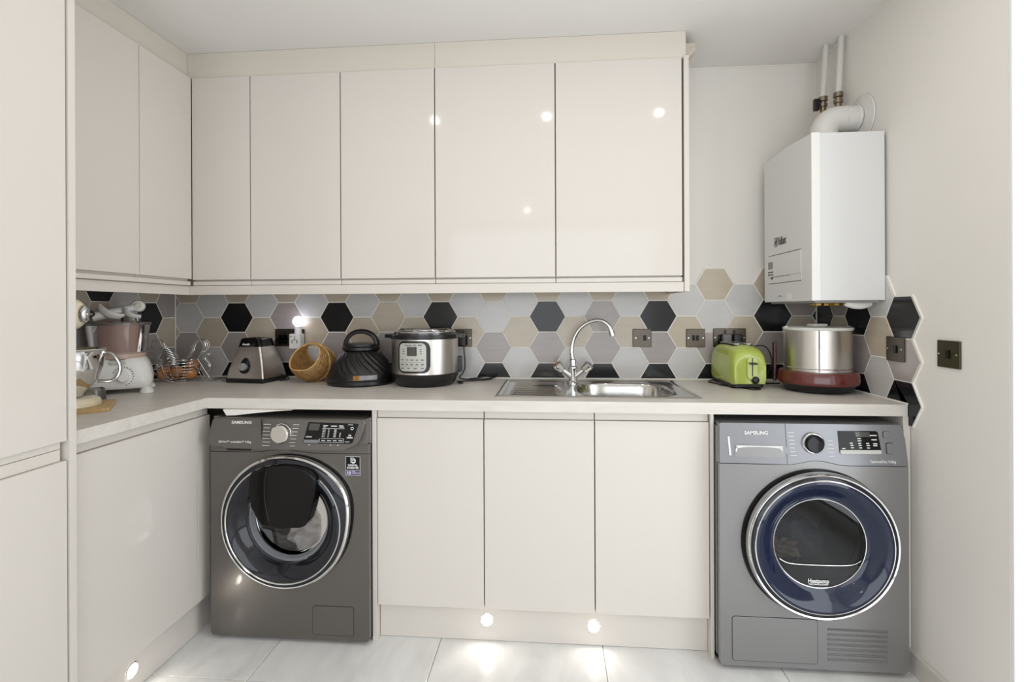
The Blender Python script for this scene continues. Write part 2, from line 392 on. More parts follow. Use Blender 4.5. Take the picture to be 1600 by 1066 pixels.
# right wall: u = -y
rA = {0: 'bbmb', 2: 'bbmb', 4: ' bm '}; rB = {1: 'mtg', 3: 'gtg'}
cells = []
for c, s in rA.items():
    for k, ch in zip((-1, 0, 1, 2), s):
        if ch != ' ': cells.append((.058 + c * CPX, Z0 - k * CPZ, ch))
for c, s in rB.items():
    for k, ch in zip((-.5, .5, 1.5), s): cells.append((.058 + c * CPX, Z0 - k * CPZ, ch))
mpR = lambda p, d: (W_ - d, -p[0], p[1])
tile_wall(wall_r, cells, (.0085, 1, HT + .001, 1.5), mpR, 'grout')
def lpoly(g, cut, zc):
    H = hexa(.058 + 4 * CPX, Z0 - 2 * CPZ, g); r, tr, tl, l, bl, br = H
    t = (zc - l[1]) / (tl[1] - l[1]) if zc > l[1] else 0
    return [(l[0] + (tl[0] - l[0]) * t, zc), (cut, zc), (cut, br[1]), br, r, tr, tl]
P = lpoly(.0014, .6025, HT + .001); t = bmesh.new()
for P, d0, d1, nm, mm in ((lpoly(.0014, .6025, HT + .001), .001, .0085, 'tile', M_tblk), (lpoly(-.0035, .6012, HT + .0005), 0, .0062, 'grout', M_grout)):
    t = bmesh.new(); f = [t.verts.new(mpR(p, d1)) for p in P]; k = [t.verts.new(mpR(p, d0)) for p in P]; t.faces.new(f)
    for i in range(len(P)): t.faces.new((f[i - 1], f[i], k[i], k[i - 1]))
    bmesh.ops.triangulate(t, faces=[q for q in t.faces if len(q.verts) > 4])
    obj(nm, t, mm, wall_r, smooth=False)
# left wall: u = -y
lA = {1: 'tbmb', 3: 'bttb', 5: 'tgmb', 7: 'tbmb'}; lB = {0: 'mtm', 2: 'gtg', 4: 'tgg', 6: 'gtg', 8: 'gtg'}
cells = []
for c, s in lA.items():
    for k, ch in zip((-1, 0, 1, 2), s): cells.append((.0455 + c * CPX, Z0 - k * CPZ, ch))
for c, s in lB.items():
    for k, ch in zip((-.5, .5, 1.5), s): cells.append((.0455 + c * CPX, Z0 - k * CPZ, ch))
tile_wall(wall_l, cells, (.0085, 1.128, HT + .001, 1.4), lambda p, d: (d, -p[0], p[1]), 'grout')
# silicone beads
b = tube([(.009, -.009, HT), (.009, -.009, 1.34)], .0035, 6, sm=False); tube([(W_ - .009, -.009, HT), (W_ - .009, -.009, 1.32)], .0035, 6, sm=False, bm=b)
tube([(.009, -.0085, HT + .002), (W_ - .009, -.0085, HT + .002)], .0035, 6, sm=False, bm=b)
tube([(W_ - .009, -.009, HT + .002), (W_ - .009, -.6, HT + .002)], .0035, 6, sm=False, bm=b); tube([(.009, -.009, HT + .002), (.009, -1.12, HT + .002)], .0035, 6, sm=False, bm=b)
struct('trim_3', b, M_grout, 'pale silicone bead around the worktop')

# ------------------------------------------------------------------ cabinets
WD, WT = 1.3585, 2.232
def wall_cab_back(x0, x1, label, full=True):
    t = thing('wall_cabinet', label, 'cabinet', (x0, -.012, 1.334), 0, 'wall cabinets')
    b = box(x0 + .0008, x1 - .0008, -.3165, -.0095, 1.353, WT, .001, 1)
    obj('carcass', b, M_carc, t)
    obj('handle_rail', box(x0 + .0012, x1 - .0012, -.331, -.2, 1.3345, 1.3522, .0015, 1), M_carc, t)
    obj('door', box(x0 + .0022, x1 - .0022, -.3358, -.3175, WD, WT, .0015, 2), M_gloss, t)
names = ['narrow gloss wall cabinet in the inside corner, first on the back wall', 'second gloss wall cabinet from the corner on the back wall, above the blender base',
         'third gloss wall cabinet on the back wall, above the black air fryer lid', 'wide gloss wall cabinet left of the last one, above the sink drainer',
         'wide gloss wall cabinet at the right-hand end of the row, above the tap']
xs = [.3425, .608, 1.007, 1.4121, 1.9124, 2.4200]
for i in range(5): wall_cab_back(xs[i], xs[i + 1], names[i])
def wall_cab_left(y0, y1, label):
    t = thing('wall_cabinet', label, 'cabinet', (.012, y0, 1.334), 0, 'wall cabinets')
    obj('carcass', box(.0095, .3245, y0 + .0008, y1 - .0008, 1.353, WT, .001, 1), M_carc, t)
    obj('handle_rail', box(.2, .3385, y0 + .0012, min(y1, -.332), 1.3345, 1.3522, .0015, 1), M_carc, t)
    obj('door', box(.3252, .3436, y0 + .0022, min(y1, -.3365) - .0003, WD + .004, WT, .0015, 2), M_gloss, t)
wall_cab_left(-1.129, -.6159, 'gloss wall cabinet on the left wall next to the tall unit')
wall_cab_left(-.6159, -.338, 'gloss wall cabinet on the left wall next to the inside corner')
o = obj('end_panel', box(2.4256, 2.4456, -.3375, -.0095, 1.294, 2.2404, .001, 1), M_carc); tag(o, 'cream end panel closing the right side of the wall cabinets', 'panel')
o = obj('pelmet', box(.3256, 2.4252, -.3310, -.312, 1.294, 1.333, .001, 1), M_carc); tag(o, 'long cream pelmet strip under the back wall cabinets', 'pelmet')
o = obj('pelmet', box(.306, .3250, -1.13, -.312, 1.294, 1.333, .001, 1), M_carc); tag(o, 'cream pelmet strip under the left wall cabinets', 'pelmet')
for a, c, l in ((.3190, 1.4112, 'cream filler board between back cabinets and ceiling, longer left piece'), (1.4124, 2.436, 'cream filler board between back cabinets and ceiling, right-hand piece')):
    o = obj('ceiling_filler', box(a, c, -.3300, -.312, WT + .001, RH - .001, .0008, 1), M_filler); tag(o, l, 'filler board')
o = obj('ceiling_filler', box(.301, .3185, -1.13, -.312, WT + .001, RH - .001, .0008, 1), M_filler); tag(o, 'cream filler board above the left wall cabinets', 'filler board')
b = prism([(2.437, 2.306), (2.484, 2.306), (2.483, 2.275), (2.470, 2.262), (2.455, 2.245), (2.4470, 2.243), (2.4470, 2.262), (2.437, 2.262)], -.302, -.012, 'xz', .002, 1)
o = obj('timber_batten', b, mat('rough_batten', (196, 186, 170), .8, bump=1, bscale=50, var=.15, vscale=30)); tag(o, 'rough painted batten end beside the top of the wall cabinets', 'batten')

# tall unit on the left
t = thing('tall_cabinet', 'floor to ceiling cream gloss unit at the left edge', 'cabinet', (.3, -1.8, 0))
obj('carcass', box(.01, .578, -2.35, -1.1535, .13, RH - .002, .001, 1), M_carc, t)
obj('side_panel', box(.01, .605, -1.1513, -1.1315, 0, RH - .001, .0012, 2), M_gloss, t)
obj('door', box(.582, .600, -1.7516, -1.1545, .877, RH - .01, .0015, 2), M_gloss, t)
obj('door', box(.582, .600, -1.7516, -1.1545, .11, .8243, .0015, 2), M_gloss, t)
obj('door', box(.582, .600, -2.35, -1.7536, .877, RH - .01, .0015, 2), M_gloss, t)
obj('door', box(.582, .600, -2.35, -1.7536, .11, .8243, .0015, 2), M_gloss, t)
obj('handle_rail', box(.5782, .590, -2.35, -1.1635, .8572, .8765, .001, 1), M_carc, t)
obj('handle_rail', box(.5782, .590, -2.35, -1.1635, .825, .8558, .001, 1), M_carc, t)
obj('plinth', box(.51, .528, -2.35, -1.1535, .001, .108, .001, 1), M_gloss, t)

# base units
t = thing('base_cabinet', 'long cream gloss base cabinet on the left, under the stand mixer', 'cabinet', (.3, -.87, .135))
obj('carcass', box(.0095, .555, -1.1305, -.63, .135, UT - .001, .001, 1), M_carc, t)
obj('door', box(.5595, .578, -1.1295, -.6265, .1345, .8247, .0015, 2), M_gloss, t)
obj('handle_rail', box(.5555, .5685, -1.1295, -.6265, .826, UT - .0012, .001, 1), M_carc, t)
# corner post between left run and washing machine
t = thing('corner_post', 'cream corner post between left base cabinet and washing machine', 'panel', (.57, -.59, .135))
b = box(.5595, .578, -.6248, -.5565, .1345, .8247, .0015, 2)
obj('post_panel', b, M_gloss, t)
obj('handle_rail', box(.5555, .5685, -.6248, -.5565, .826, UT - .0012, .001, 1), M_carc, t)
o = obj('plinth', box(.532, .5486, -1.130, -.30, .001, .1335, .001, 1), M_gloss); tag(o, 'cream plinth board under the left base cabinet, with one lit spot', 'plinth')
o = obj('plinth', box(1.2482, 2.4455, -.5524, -.536, .001, .1335, .001, 1), M_gloss); tag(o, 'cream plinth board under the three middle doors, with two lit spots', 'plinth')
lab = ['base cabinet with gloss door immediately right of the washing machine', 'middle gloss base cabinet under the sink drainer', 'base cabinet with gloss door immediately left of the tumble dryer']
for i in range(3):
    x0 = 1.2475 + i * .3992; x1 = x0 + .3992
    t = thing('base_cabinet', lab[i], 'cabinet', (x0 + .2, -.3, .135), 0, 'base cabinets under the sink run')
    if i == 0: b = box(x0 + .001, x1 - .001, -.565, -.012, .1345, UT - .001, .001, 1)
    else: b = join(box(x0 + .001, x1 - .001, -.565, -.012, .1345, .68, .001, 1), box(x0 + .001, x1 - .001, -.565, -.53, .68, UT - .001), box(x0 + .001, x0 + .016, -.53, -.012, .68, UT - .001), box(x1 - .016, x1 - .001, -.53, -.012, .68, UT - .001))
    obj('carcass', b, M_carc, t)
    obj('door', box(x0 + .0018, x1 - .0018, -.5844, -.566, .1345, .8247, .0015, 2), M_gloss, t)
    obj('handle_rail', box(x0 + .0018, x1 - .0018, -.5745, -.5655, .826, UT - .0012, .001, 1), M_carc, t)
for (a, c, y, l) in ((1.2296, 1.2468, -.5844, 'cream upright panel between the washing machine and the base cabinets'), (2.4458, 2.4575, -.5930, 'cream upright panel between the base cabinets and the tumble dryer')):
    o = obj('upright_panel', box(a, c, y, -.012, .0005, UT - .0005, .001, 1), M_carc); tag(o, l, 'panel')
o = obj('upright_panel', box(3.078, 3.101, -.601, -.012, .0005, UT - .0005, .001, 1), M_carc); tag(o, 'cream upright panel between the tumble dryer and the right wall', 'panel')

# worktops
HX0, HX1, HY0, HY1 = 1.70, 2.42, -.50, -.08
b = bmesh.new(); X = [.5972, HX0, HX1, 3.0935]; Y = [-.5996, HY0, HY1, -.0088]
for z in (HT, UT):
    g = [[b.verts.new((x, y, z)) for y in Y] for x in X]
    for i in range(3):
        for j in range(3):
            if not (i == 1 and j == 1): b.faces.new((g[i][j], g[i + 1][j], g[i + 1][j + 1], g[i][j + 1]))
    if z == HT: G = g
rim = [e for e in b.edges if e.is_boundary and e.verts[0].co.z == HT or (e.is_boundary and abs(e.verts[0].co.z - HT) < 1e-6)]
ret = bmesh.ops.bridge_loops(b, edges=[e for e in b.edges if e.is_boundary and all(abs(v.co.x - X[0]) < 1e-5 or abs(v.co.x - X[3]) < 1e-5 or abs(v.co.y - Y[0]) < 1e-5 or abs(v.co.y - Y[3]) < 1e-5 for v in e.verts) and not all(HX0 - .01 < v.co.x < HX1 + .01 and HY0 - .01 < v.co.y < HY1 + .01 for v in e.verts)])
bmesh.ops.bridge_loops(b, edges=[e for e in b.edges if e.is_boundary])
fe = [e for e in b.edges if all(abs(v.co.y - Y[0]) < 1e-5 for v in e.verts) and abs(e.verts[0].co.z - e.verts[1].co.z) < 1e-6]
bevel_all(b, .003, 2, fe)
o = obj('worktop', b, M_top); tag(o, 'pale stone-effect worktop along the back wall, holding the sink', 'worktop')
b = box(.0088, .5968, -1.1308, -.0088, UT, HT); bevel_all(b, .003, 2, [e for e in b.edges if all(v.co.x > .59 for v in e.verts) and abs(e.verts[0].co.z - e.verts[1].co.z) < 1e-6])
o = obj('worktop', b, M_top); tag(o, 'pale stone-effect worktop along the left wall, under mixer and food processor', 'worktop')

# plinth spots
def disc_light(name, label, c, axis, group, r=.021):
    t = thing(name, label, 'light', c, 0, group)
    s = {'y': -1, 'x': 1}[axis]
    pr = [(r + .004, 0), (r + .004, s * .002), (r, s * .003), (r, s * .001)]
    obj('trim_ring', lathe(pr, 24, c, axis), M_chrome, t)
    obj('lens', lathe([(r, 0), (r, s * .0015), (0, s * .0025)], 24, c, axis), M_plens, t)
disc_light('plinth_light', 'lit round spot in the middle plinth, left of the pair', (1.6507, -.5526, .0773), 'y', 'plinth spots')
disc_light('plinth_light', 'lit round spot in the middle plinth, right of the pair', (2.0421, -.5526, .0713), 'y', 'plinth spots')
disc_light('plinth_light', 'lit round spot low in the left-hand plinth', (.5488, -.8906, .0716), 'x', 'plinth spots')
for c, rot in (((1.6507, -.560, .0773), (math.radians(-90), 0, 0)), ((2.0421, -.560, .0713), (math.radians(-90), 0, 0)), ((.5565, -.8906, .0716), (0, math.radians(-90), 0))):
    area('plinth_lamp', c, rot, .03, .03, .12, (1, .96, .9), 'DISK')
DL = ['front row, nearest the left wall', 'middle of the front row', 'front row, nearest the boiler', 'single one by the garden doors']
for i, (x, y) in enumerate(SPOTS):
    t = thing('ceiling_downlight', 'round recessed ceiling downlight, %s' % DL[i], 'light', (x, y, RH - .004), 0, 'ceiling downlights')
    obj('trim_ring', lathe([(.045, 0), (.045, -.003), (.018, -.006), (.018, -.001)], 32, (x, y, RH)), M_chrome, t)
    obj('lens', lathe([(.018, -.001), (.018, -.004), (0, -.004)], 24, (x, y, RH)), M_lens, t)

# ------------------------------------------------------------------ washing machine
def marks(b, x0, z0, rows, dz, w, y, h=.0022, jit=.3):
    for k in range(rows):
        ww = w * (1 - jit * random.random()); box(x0, x0 + ww, y - .0004, y + .001, z0 - k * dz, z0 - k * dz + h, bm=b)
    return b
YW = -.616
wm = thing('washing_machine', 'dark grey front-loading washing machine with black add-door, left bay', 'washing machine', (.926, -.33, 0))
X0, X1 = .6215, 1.2285; TOPZ = .8301
dc = (.918, .449)
body = join(box(X0, X1, -.585, -.02, .016, .78, .004, 2), box(X0 + .004, X1 - .004, -.575, -.02, .78, TOPZ - .012, .003, 1))
# carve the port: replace front by plates -> body starts behind the drum mouth
body.free()
body = join(box(X0, X0 + .02, YW + .02, -.02, .016, .815, .002, 1), box(X1 - .02, X1, YW + .02, -.02, .016, .815, .002, 1), box(X0, X1, YW + .02, -.02, .815, TOPZ - .002, .002, 1),
            box(X0, X1, -.035, -.02, .016, .815), box(X0, X1, YW + .02, -.02, .016, .03))
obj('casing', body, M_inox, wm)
zs = .7003
def bump_line(x0, x1, xc, z, h, w):
    P = []
    for i in range(25):
        x = xc - w + 2 * w * i / 24; P.append((x, z + h * (.5 + .5 * math.cos(PI * (x - xc) / w))))
    return [(x0, z)] + P + [(x1, z)]
bl = bump_line(X0, X1, .905, zs, .011, .12)
fp = plate([(X0, .016 + .01), (X0 + .01, .016), (X1 - .01, .016), (X1, .026)] + [(x, z - .001) for x, z in bl[::-1]], dc, .225, YW, YW + .03, 96)
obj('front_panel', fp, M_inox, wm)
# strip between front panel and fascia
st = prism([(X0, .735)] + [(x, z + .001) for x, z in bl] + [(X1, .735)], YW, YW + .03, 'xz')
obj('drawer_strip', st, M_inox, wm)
obj('drawer_recess', prism([(.6766, .7165), (.7859, .7165), (.7809, .7045), (.6915, .7045)], YW - .0006, YW + .002, 'xz'), M_gap, wm)
# fascia
fo = [(.650, .8285), (.640, .822), (.622, .748), (.6225, .738), (.632, .729), (.66, .722), (.70, .7195), (.90, .7175), (1.10, .7190), (1.145, .7205), (1.172, .726), (1.190, .737), (1.205, .755), (1.216, .79), (1.2245, .822), (1.218, .8285)]
fb = prism(fo, YW - .026, YW + .01, 'xz', .006, 3, True)
for v in fb.verts:   # the control panel leans back towards the top
    v.co.y += max(0, (v.co.z - .745)) * .16
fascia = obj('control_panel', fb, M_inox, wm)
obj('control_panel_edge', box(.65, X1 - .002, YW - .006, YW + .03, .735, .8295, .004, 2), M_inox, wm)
def fy(z): return YW - .026 + max(0, z - .745) * .16
obj('drawer_seam', box(.8345, .8355, fy(.77) - .0012, fy(.77) + .004, .7205, .8270), M_gap, wm)
# knob
kc = (.911, fy(.776), .776)
knob = obj('dial_knob', lathe([(0, -.021), (.030, -.021), (.0335, -.018), (.0345, 0), (.036, 0)], 48, kc, 'y', rf=lambda t, r, h: r * (1 + .012 * math.cos(36 * t)) if r > .033 else r), M_chrome, wm)
obj('knob_face', lathe([(0, -.0216), (.0285, -.0216), (.0285, -.0205)], 48, kc, 'y'), M_satin, knob)
# display
def fpr(P, d=.0012, m=M_blackg, name='display', par=None, deep=.003):
    b = prism(P, 0, 1, 'xz')
    for v in b.verts: v.co.y = fy(v.co.z) - d if v.co.y < .5 else fy(v.co.z) + deep
    return obj(name, b, m, par or wm, smooth=False)
disp = fpr([(1.010, .817), (1.190, .814), (1.1975, .811), (1.1785, .748), (1.172, .744), (.998, .7425), (.9945, .746)])
fpr([(1.0155, .813), (1.055, .812), (1.050, .789), (1.0115, .789)], .0016, M_display, 'display_window', disp)
fpr([(.998, .7555), (1.0535, .756), (1.0515, .7445), (.9965, .7445)], .0016, M_inox2, 'button_pad', disp)
b = bmesh.new()
for (a, z, w, h) in ((1.004, .7645, .022, .003), (1.067, .804, .017, .003), (1.067, .800, .010, .002), (1.096, .803, .022, .003), (1.126, .804, .016, .003), (1.127, .800, .018, .002), (1.064, .7955, .083, .0011),
                     (1.157, .763, .022, .0035), (1.160, .809, .018, .0015), (1.151, .7495, .017, .0015), (1.06, .7605, .085, .0009), (1.055, .7475, .090, .0009), (1.055, .7475, .0009, .013), (1.145, .7475, .0009, .013)):
    box(a, a + w, 0, .001, z, z + h, bm=b)
for k in range(4):
    box(1.063 + k * .0215, 1.077 + k * .0215, 0, .001, .7525, .7550, bm=b)
for k in range(5):
    dz = .7895 - .0058 * k; o_ = -.0006 * k
    box(1.066 + o_, 1.0715 + o_, 0, .001, dz, dz + .0022, bm=b); box(1.0735 + o_, 1.077 + o_, 0, .001, dz, dz + .0018, bm=b)
    box(1.087 + o_, 1.0915 + o_, 0, .001, dz, dz + .0022, bm=b)
    box(1.109 + o_, 1.118 + o_, 0, .001, dz, dz + .0024, bm=b)
    if k > 1: box(1.131 + o_, 1.135 + o_, 0, .001, dz, dz + .003, bm=b)
box(1.1635, 1.166, 0, .001, .769, .776, bm=b); box(1.1700, 1.1725, 0, .001, .769, .776, bm=b); box(1.166, 1.170, 0, .001, .7715, .7735, bm=b)
merge(b, lathe([(.0035, 0), (.0055, 0), (.0055, .001), (.0035, .001)], 20, (1.175, 0, .797), 'y', close=True))
for v in b.verts: v.co.y = fy(v.co.z) - .0020 + v.co.y
obj('display_print', b, M_print, disp, smooth=False)['kind'] = 'stuff'
b = bmesh.new()
for k in range(7):
    z = .8065 - k * .0125; w = .030 * (1 - .25 * random.random()); xl = .8395 + .0015 * (k % 2)
    box(xl, xl + w, 0, .0008, z, z + .0014, bm=b)
    w = .024 * (1 - .3 * random.random()); xr = .976 - .0022 * k
    box(xr - w, xr, 0, .0008, z, z + .0013, bm=b)
for x in (1.014, 1.094, 1.122): box(x, x + .006, 0, .0008, .7365, .7385, bm=b)
for v in b.verts: v.co.y += fy(v.co.z) - .0006
obj('programme_marks', b, M_print, wm, smooth=False)['kind'] = 'stuff'
text('brand_lettering', 'SAMSUNG', .0155, (.7155, fy(.812) - .0008, .8075), XP, (0, -1, .15), M_print, wm, bold=.0003, sx=1.1)
text('model_lettering', 'QDrive\u2122 ecobubble\u2122 9.0kg', .0105, (.672, fy(.745) - .0008, .7405), XP, NY, M_print, wm, bold=.0001, sx=1.0)
# sticker
b = box(1.1435, 1.1960, YW - .0010, YW + .002, .6225, .6895)
stk = obj('energy_sticker', b, M_blackg, wm, smooth=False)
obj('sticker_band', box(1.1435, 1.1960, YW - .0013, YW, .6225, .6405), M_gold, stk, smooth=False)
b = box(1.1425, 1.197, YW - .0012, YW, .6215, .6225)
for q in ((1.1425, 1.1435, .6215, .690), (1.196, 1.197, .6215, .690), (1.1425, 1.197, .6895, .6905), (1.1435, 1.196, .6400, .6410)): box(q[0], q[1], YW - .0015, YW, q[2], q[3], bm=b)
obj('sticker_border', b, M_print, stk, smooth=False)['kind'] = 'stuff'
b = lathe([(.0045, 0), (.0095, 0), (.0095, .001), (.0045, .001)], 24, (1.1715, YW - .0018, .6745), 'y', close=True); box(1.1610, 1.1655, YW - .0018, YW, .6685, .6865, bm=b); box(1.1685, 1.1725, YW - .0018, YW, .6745, .6865, bm=b)
obj('sticker_emblem', b, M_print, stk, smooth=False)
text('sticker_text', 'DIGITAL\nINVERTER', .0098, (1.1698, YW - .0014, .6555), XP, NY, M_print, stk, align='CENTER', bold=.0003)
text('sticker_text', '10', .016, (1.1462, YW - .0016, .6255), XP, NY, M_print, stk, bold=.0004)
text('sticker_text', 'YEAR\nWARRANTY', .0058, (1.1655, YW - .0016, .6340), XP, NY, M_print, stk)
# filter flap
fpts = rr(1.0165, 1.1695, .0345, .1395, .010, 4)
obj('filter_flap_gap', prism(rr(1.0150, 1.1710, .0330, .1410, .011, 4), YW - .0006, YW + .002, 'xz'), M_gap, wm, smooth=False)
obj('filter_flap', prism(fpts, YW - .0022, YW + .002, 'xz', .0008, 1, True), M_inox, wm)
for x in (X0 + .06, X1 - .06):
    for y in (-.57, -.08): obj('foot', lathe([(0, 0), (.02, 0), (.02, .012), (.012, .018), (0, .018)], 16, (x, y, .0)), M_rubber, wm)
# door assembly
def bulge(t):
    d = (math.degrees(t) + 180) % 360 - 180
    return 1 + .085 * math.exp(-((d - 30) / 24) ** 2) + .03 * math.exp(-((d - 62) / 22) ** 2) + .02 * math.exp(-((d - 120) / 40) ** 2)
def door_rf(t, r, h): return r * bulge(t)
C = (dc[0], 0, dc[1])
obj('door_recess', lathe([(.2395, YW - .0008), (.2395, YW - .002), (.20, YW - .002), (.20, YW - .0008)], 96, (dc[0] + .009, 0, dc[1] + .004), 'y', rf=door_rf, close=True), M_blackg, wm)
door = obj('door', lathe([(.240, YW - .004), (.2425, YW - .014), (.240, YW - .026), (.2345, YW - .031), (.231, YW - .030), (.229, YW - .018), (.229, YW - .004)], 96, C, 'y', rf=door_rf, close=True), M_chrome, wm, label='chrome outer ring of the door')
obj('door_bezel', lathe([(.2355, YW - .022), (.2305, YW - .0295), (.222, YW - .032), (.2165, YW - .034), (.215, YW - .010)], 96, C, 'y', rf=lambda t, r, h: r * (1 + (bulge(t) - 1) * max(0, (r - .215) / .02))), M_smoke, door)
obj('chrome_line', lathe([(.2165, YW - .0335), (.2185, YW - .036), (.2145, YW - .0365), (.2125, YW - .034)], 96, C, 'y', close=True), M_chrome, door)
obj('smoked_ring', lathe([(.2135, YW - .035), (.205, YW - .038), (.190, YW - .032), (.175, YW - .018), (.165, YW - .004), (.160, YW + .002), (.156, YW + .002)], 96, C, 'y'), M_smoke, door, label='blue-black smoked glass rim')
obj('porthole_glass', lathe([(.158, YW + .002), (.150, YW + .020), (.135, YW + .05), (.10, YW + .064), (0, YW + .07)], 64, C, 'y'), M_port, door)
# inside
obj('gasket', lathe([(.165, YW + .004), (.158, YW + .014), (.148, YW + .012), (.141, YW + .03), (.150, YW + .05)], 64, C, 'y'), M_gasket, wm)
obj('drum', lathe([(.153, YW + .05), (.22, YW + .08), (.22, YW + .36), (.18, YW + .40), (0, YW + .40)], 64, C, 'y'), M_drum, wm)
obj('drum_lip', lathe([(.152, YW + .048), (.149, YW + .052), (.152, YW + .056)], 64, C, 'y', close=True), M_chrome, wm)
# small add-in hatch
hp = [(.8032, .6243), (.8168, .6426), (.8492, .6568), (.8868, .6653), (.9296, .6690), (.9723, .6675), (1.0094, .6600), (1.0358, .6480), (1.0558, .6304), (1.0579, .6146), (1.0524, .566), (1.0405, .5146), (1.0271, .4734), (1.0138, .4551), (.9978, .448), (.9393, .4452), (.8697, .4467), (.8509, .4529), (.8322, .4832), (.8189, .5189), (.8084, .5754)]
hb = prism(hp, YW - .062, YW - .01, 'xz', .010, 3, True)
hatch = obj('small_hatch', hb, M_blackg, door, label='black pop-out add door')
obj('hatch_hinge_line', tube([(.876, YW - .0625, .655), (.868, YW - .0625, .60), (.872, YW - .0625, .53), (.885, YW - .0625, .47)], .0012, 6), M_black, hatch)
# laundry inside
lau = thing('laundry', 'white wet laundry seen through the washing machine porthole', 'clothes', (.93, YW + .2, .32))
obj('towel', blob((.95, YW + .19, .355), (.125, .10, .085), .45, 1.6, 5, 3), M_cloth, lau)
obj('towel', blob((1.03, YW + .155, .43), (.05, .06, .08), .45, 2.0, 4, 8), M_cloth, lau)
obj('towel', blob((.85, YW + .21, .31), (.09, .08, .04), .4, 2.0, 4, 5), M_cloth3, lau)
# booklet on the machine
bb = prism([(.668, .8552), (.80, .8556), (.935, .8550), (.86, .8500), (.78, .8420), (.72, .8345), (.682, .8325)], -.612, -.44, 'xz', .0008, 1)
o = obj('paper_manual', bb, mat('white_paper', (236, 233, 226), .7)); tag(o, 'white paper manual lying on top of the washing machine', 'booklet')

# ------------------------------------------------------------------ tumble dryer
YD = -.6447
td = thing('tumble_dryer', 'silver-grey tumble dryer with blue-tinted round door, right bay', 'tumble dryer', (2.77, -.33, 0))
X0, X1, TOPZ = 2.4605, 3.0650, .8376
body = join(box(X0, X0 + .02, YD + .02, -.02, .016, .82, .002, 1), box(X1 - .02, X1, YD + .02, -.02, .016, .82, .002, 1), box(X0 + .004, X1 - .004, YD + .03, -.02, .82, TOPZ - .004, .003, 1), box(X0, X1, -.035, -.02, .016, .82), box(X0, X1, YD + .02, -.02, .016, .03))
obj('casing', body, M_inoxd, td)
dc = (2.7800, .441)
bl = bump_line(X0, X1, 2.775, .6995, .0145, .095)
lo = [(X0, .026), (X0 + .01, .016), (X1 - .01, .016), (X1, .026), (X1 + .001, .5)]
fp = plate(lo + [(x, z - .001) for x, z in bl[::-1]], dc, .232, YD, YD + .03, 96)
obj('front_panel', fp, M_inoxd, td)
FA = [(x, z + .0012) for x, z in bl]
fo = FA + [(X1 - .006, .79), (X1 - .016, .828), (X1 - .024, TOPZ - .002), (X0 + .010, TOPZ - .002), (X0 + .003, .832)]
fb = prism(fo, YD - .002, YD + .03, 'xz', .0025, 2, True)
def dyy(z): return YD - .002 + max(0, z - .72) * .09
for v in fb.verts: v.co.y += max(0, v.co.z - .72) * .09
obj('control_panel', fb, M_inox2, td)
def dpr(P, d=.001, m=M_blackg, name='display', par=None, deep=.003, smooth=False):
    b = prism(P, 0, 1, 'xz')
    for v in b.verts: v.co.y = dyy(v.co.z) - d if v.co.y < .5 else dyy(v.co.z) + deep
    return obj(name, b, m, par or td, smooth=smooth)
dpr([(2.6775, .834), (2.6787, .834), (2.6813, .702), (2.6801, .702)], .0005, M_gap, 'drawer_seam')
dpr(rr(2.5105, 2.6705, .7245, .7645, .004, 3), .0004, M_inoxd, 'handle_recess_frame')
b = bmesh.new()   # scooped recess of the water-tank handle
n = 16
Ag = [[b.verts.new((2.5145 + .152 * i / n, dyy(.74) + .0015 - .0022 + .012 * (1 - (j / 5)) * math.sin(PI * i / n) ** .5 - .0, .7275 + .034 * j / 5)) for j in range(6)] for i in range(n + 1)]
for i in range(n):
    for j in range(5): b.faces.new((Ag[i][j], Ag[i + 1][j], Ag[i + 1][j + 1], Ag[i][j + 1]))
obj('tank_handle', b, M_chrome, td)
dpr([(2.489, .7900), (2.4945, .7900), (2.4985, .7280), (2.4925, .7280)], .0007, M_print, 'level_mark')
kc = (2.7655, dyy(.7725), .7725)
knob = obj('dial_knob', lathe([(.0355, 0), (.0355, -.004), (.032, -.008), (.0305, -.008)], 48, kc, 'y'), M_chrome, td)
obj('knob_face', lathe([(.0305, -.006), (.0295, -.016), (.026, -.020), (0, -.0165)], 48, kc, 'y'), M_blackg, knob, label='glossy black dial')
disp = dpr([(2.8455, .8135), (2.9665, .8145), (2.9725, .811), (2.9815, .7435), (2.978, .7395), (2.8535, .7375), (2.8495, .741)], .0012)
dpr([(2.8510, .7515), (2.9800, .7530), (2.9812, .7435), (2.9775, .740), (2.8538, .738), (2.8505, .7415)], .0016, M_panel, 'button_strip', disp)
dpr([(2.900, .811), (2.946, .811), (2.949, .795), (2.903, .795)], .0016, M_display, 'display_window', disp)
b = bmesh.new()
for (a, z, w) in ((2.947, .799, .021), (2.951, .785, .017), (2.956, .772, .013), (2.956, .766, .013), (2.857, .755, .010),
                  (2.907, .788, .011), (2.907, .781, .012), (2.909, .773, .009), (2.910, .766, .009), (2.911, .758, .009), (2.934, .773, .009), (2.935, .766, .010), (2.936, .758, .009),
                  (2.882, .773, .009), (2.884, .766, .009), (2.885, .758, .009)):
    box(a, a + w, 0, .001, z, z + .0030, bm=b)
for v in b.verts: v.co.y += dyy(v.co.z) - .0018
obj('display_print', b, M_print, disp, smooth=False)['kind'] = 'stuff'
b = bmesh.new()
for k in range(7):
    z = .805 - k * .0125; box(2.686 + .001 * k, 2.706 + .001 * k - .004 * random.random(), 0, .0008, z, z + .0016, bm=b)
    if k > 1: box(2.812, 2.832 - .004 * random.random(), 0, .0008, z, z + .0016, bm=b)
for v in b.verts: v.co.y += dyy(v.co.z) - .0006
obj('programme_marks', b, M_print, td, smooth=False)['kind'] = 'stuff'
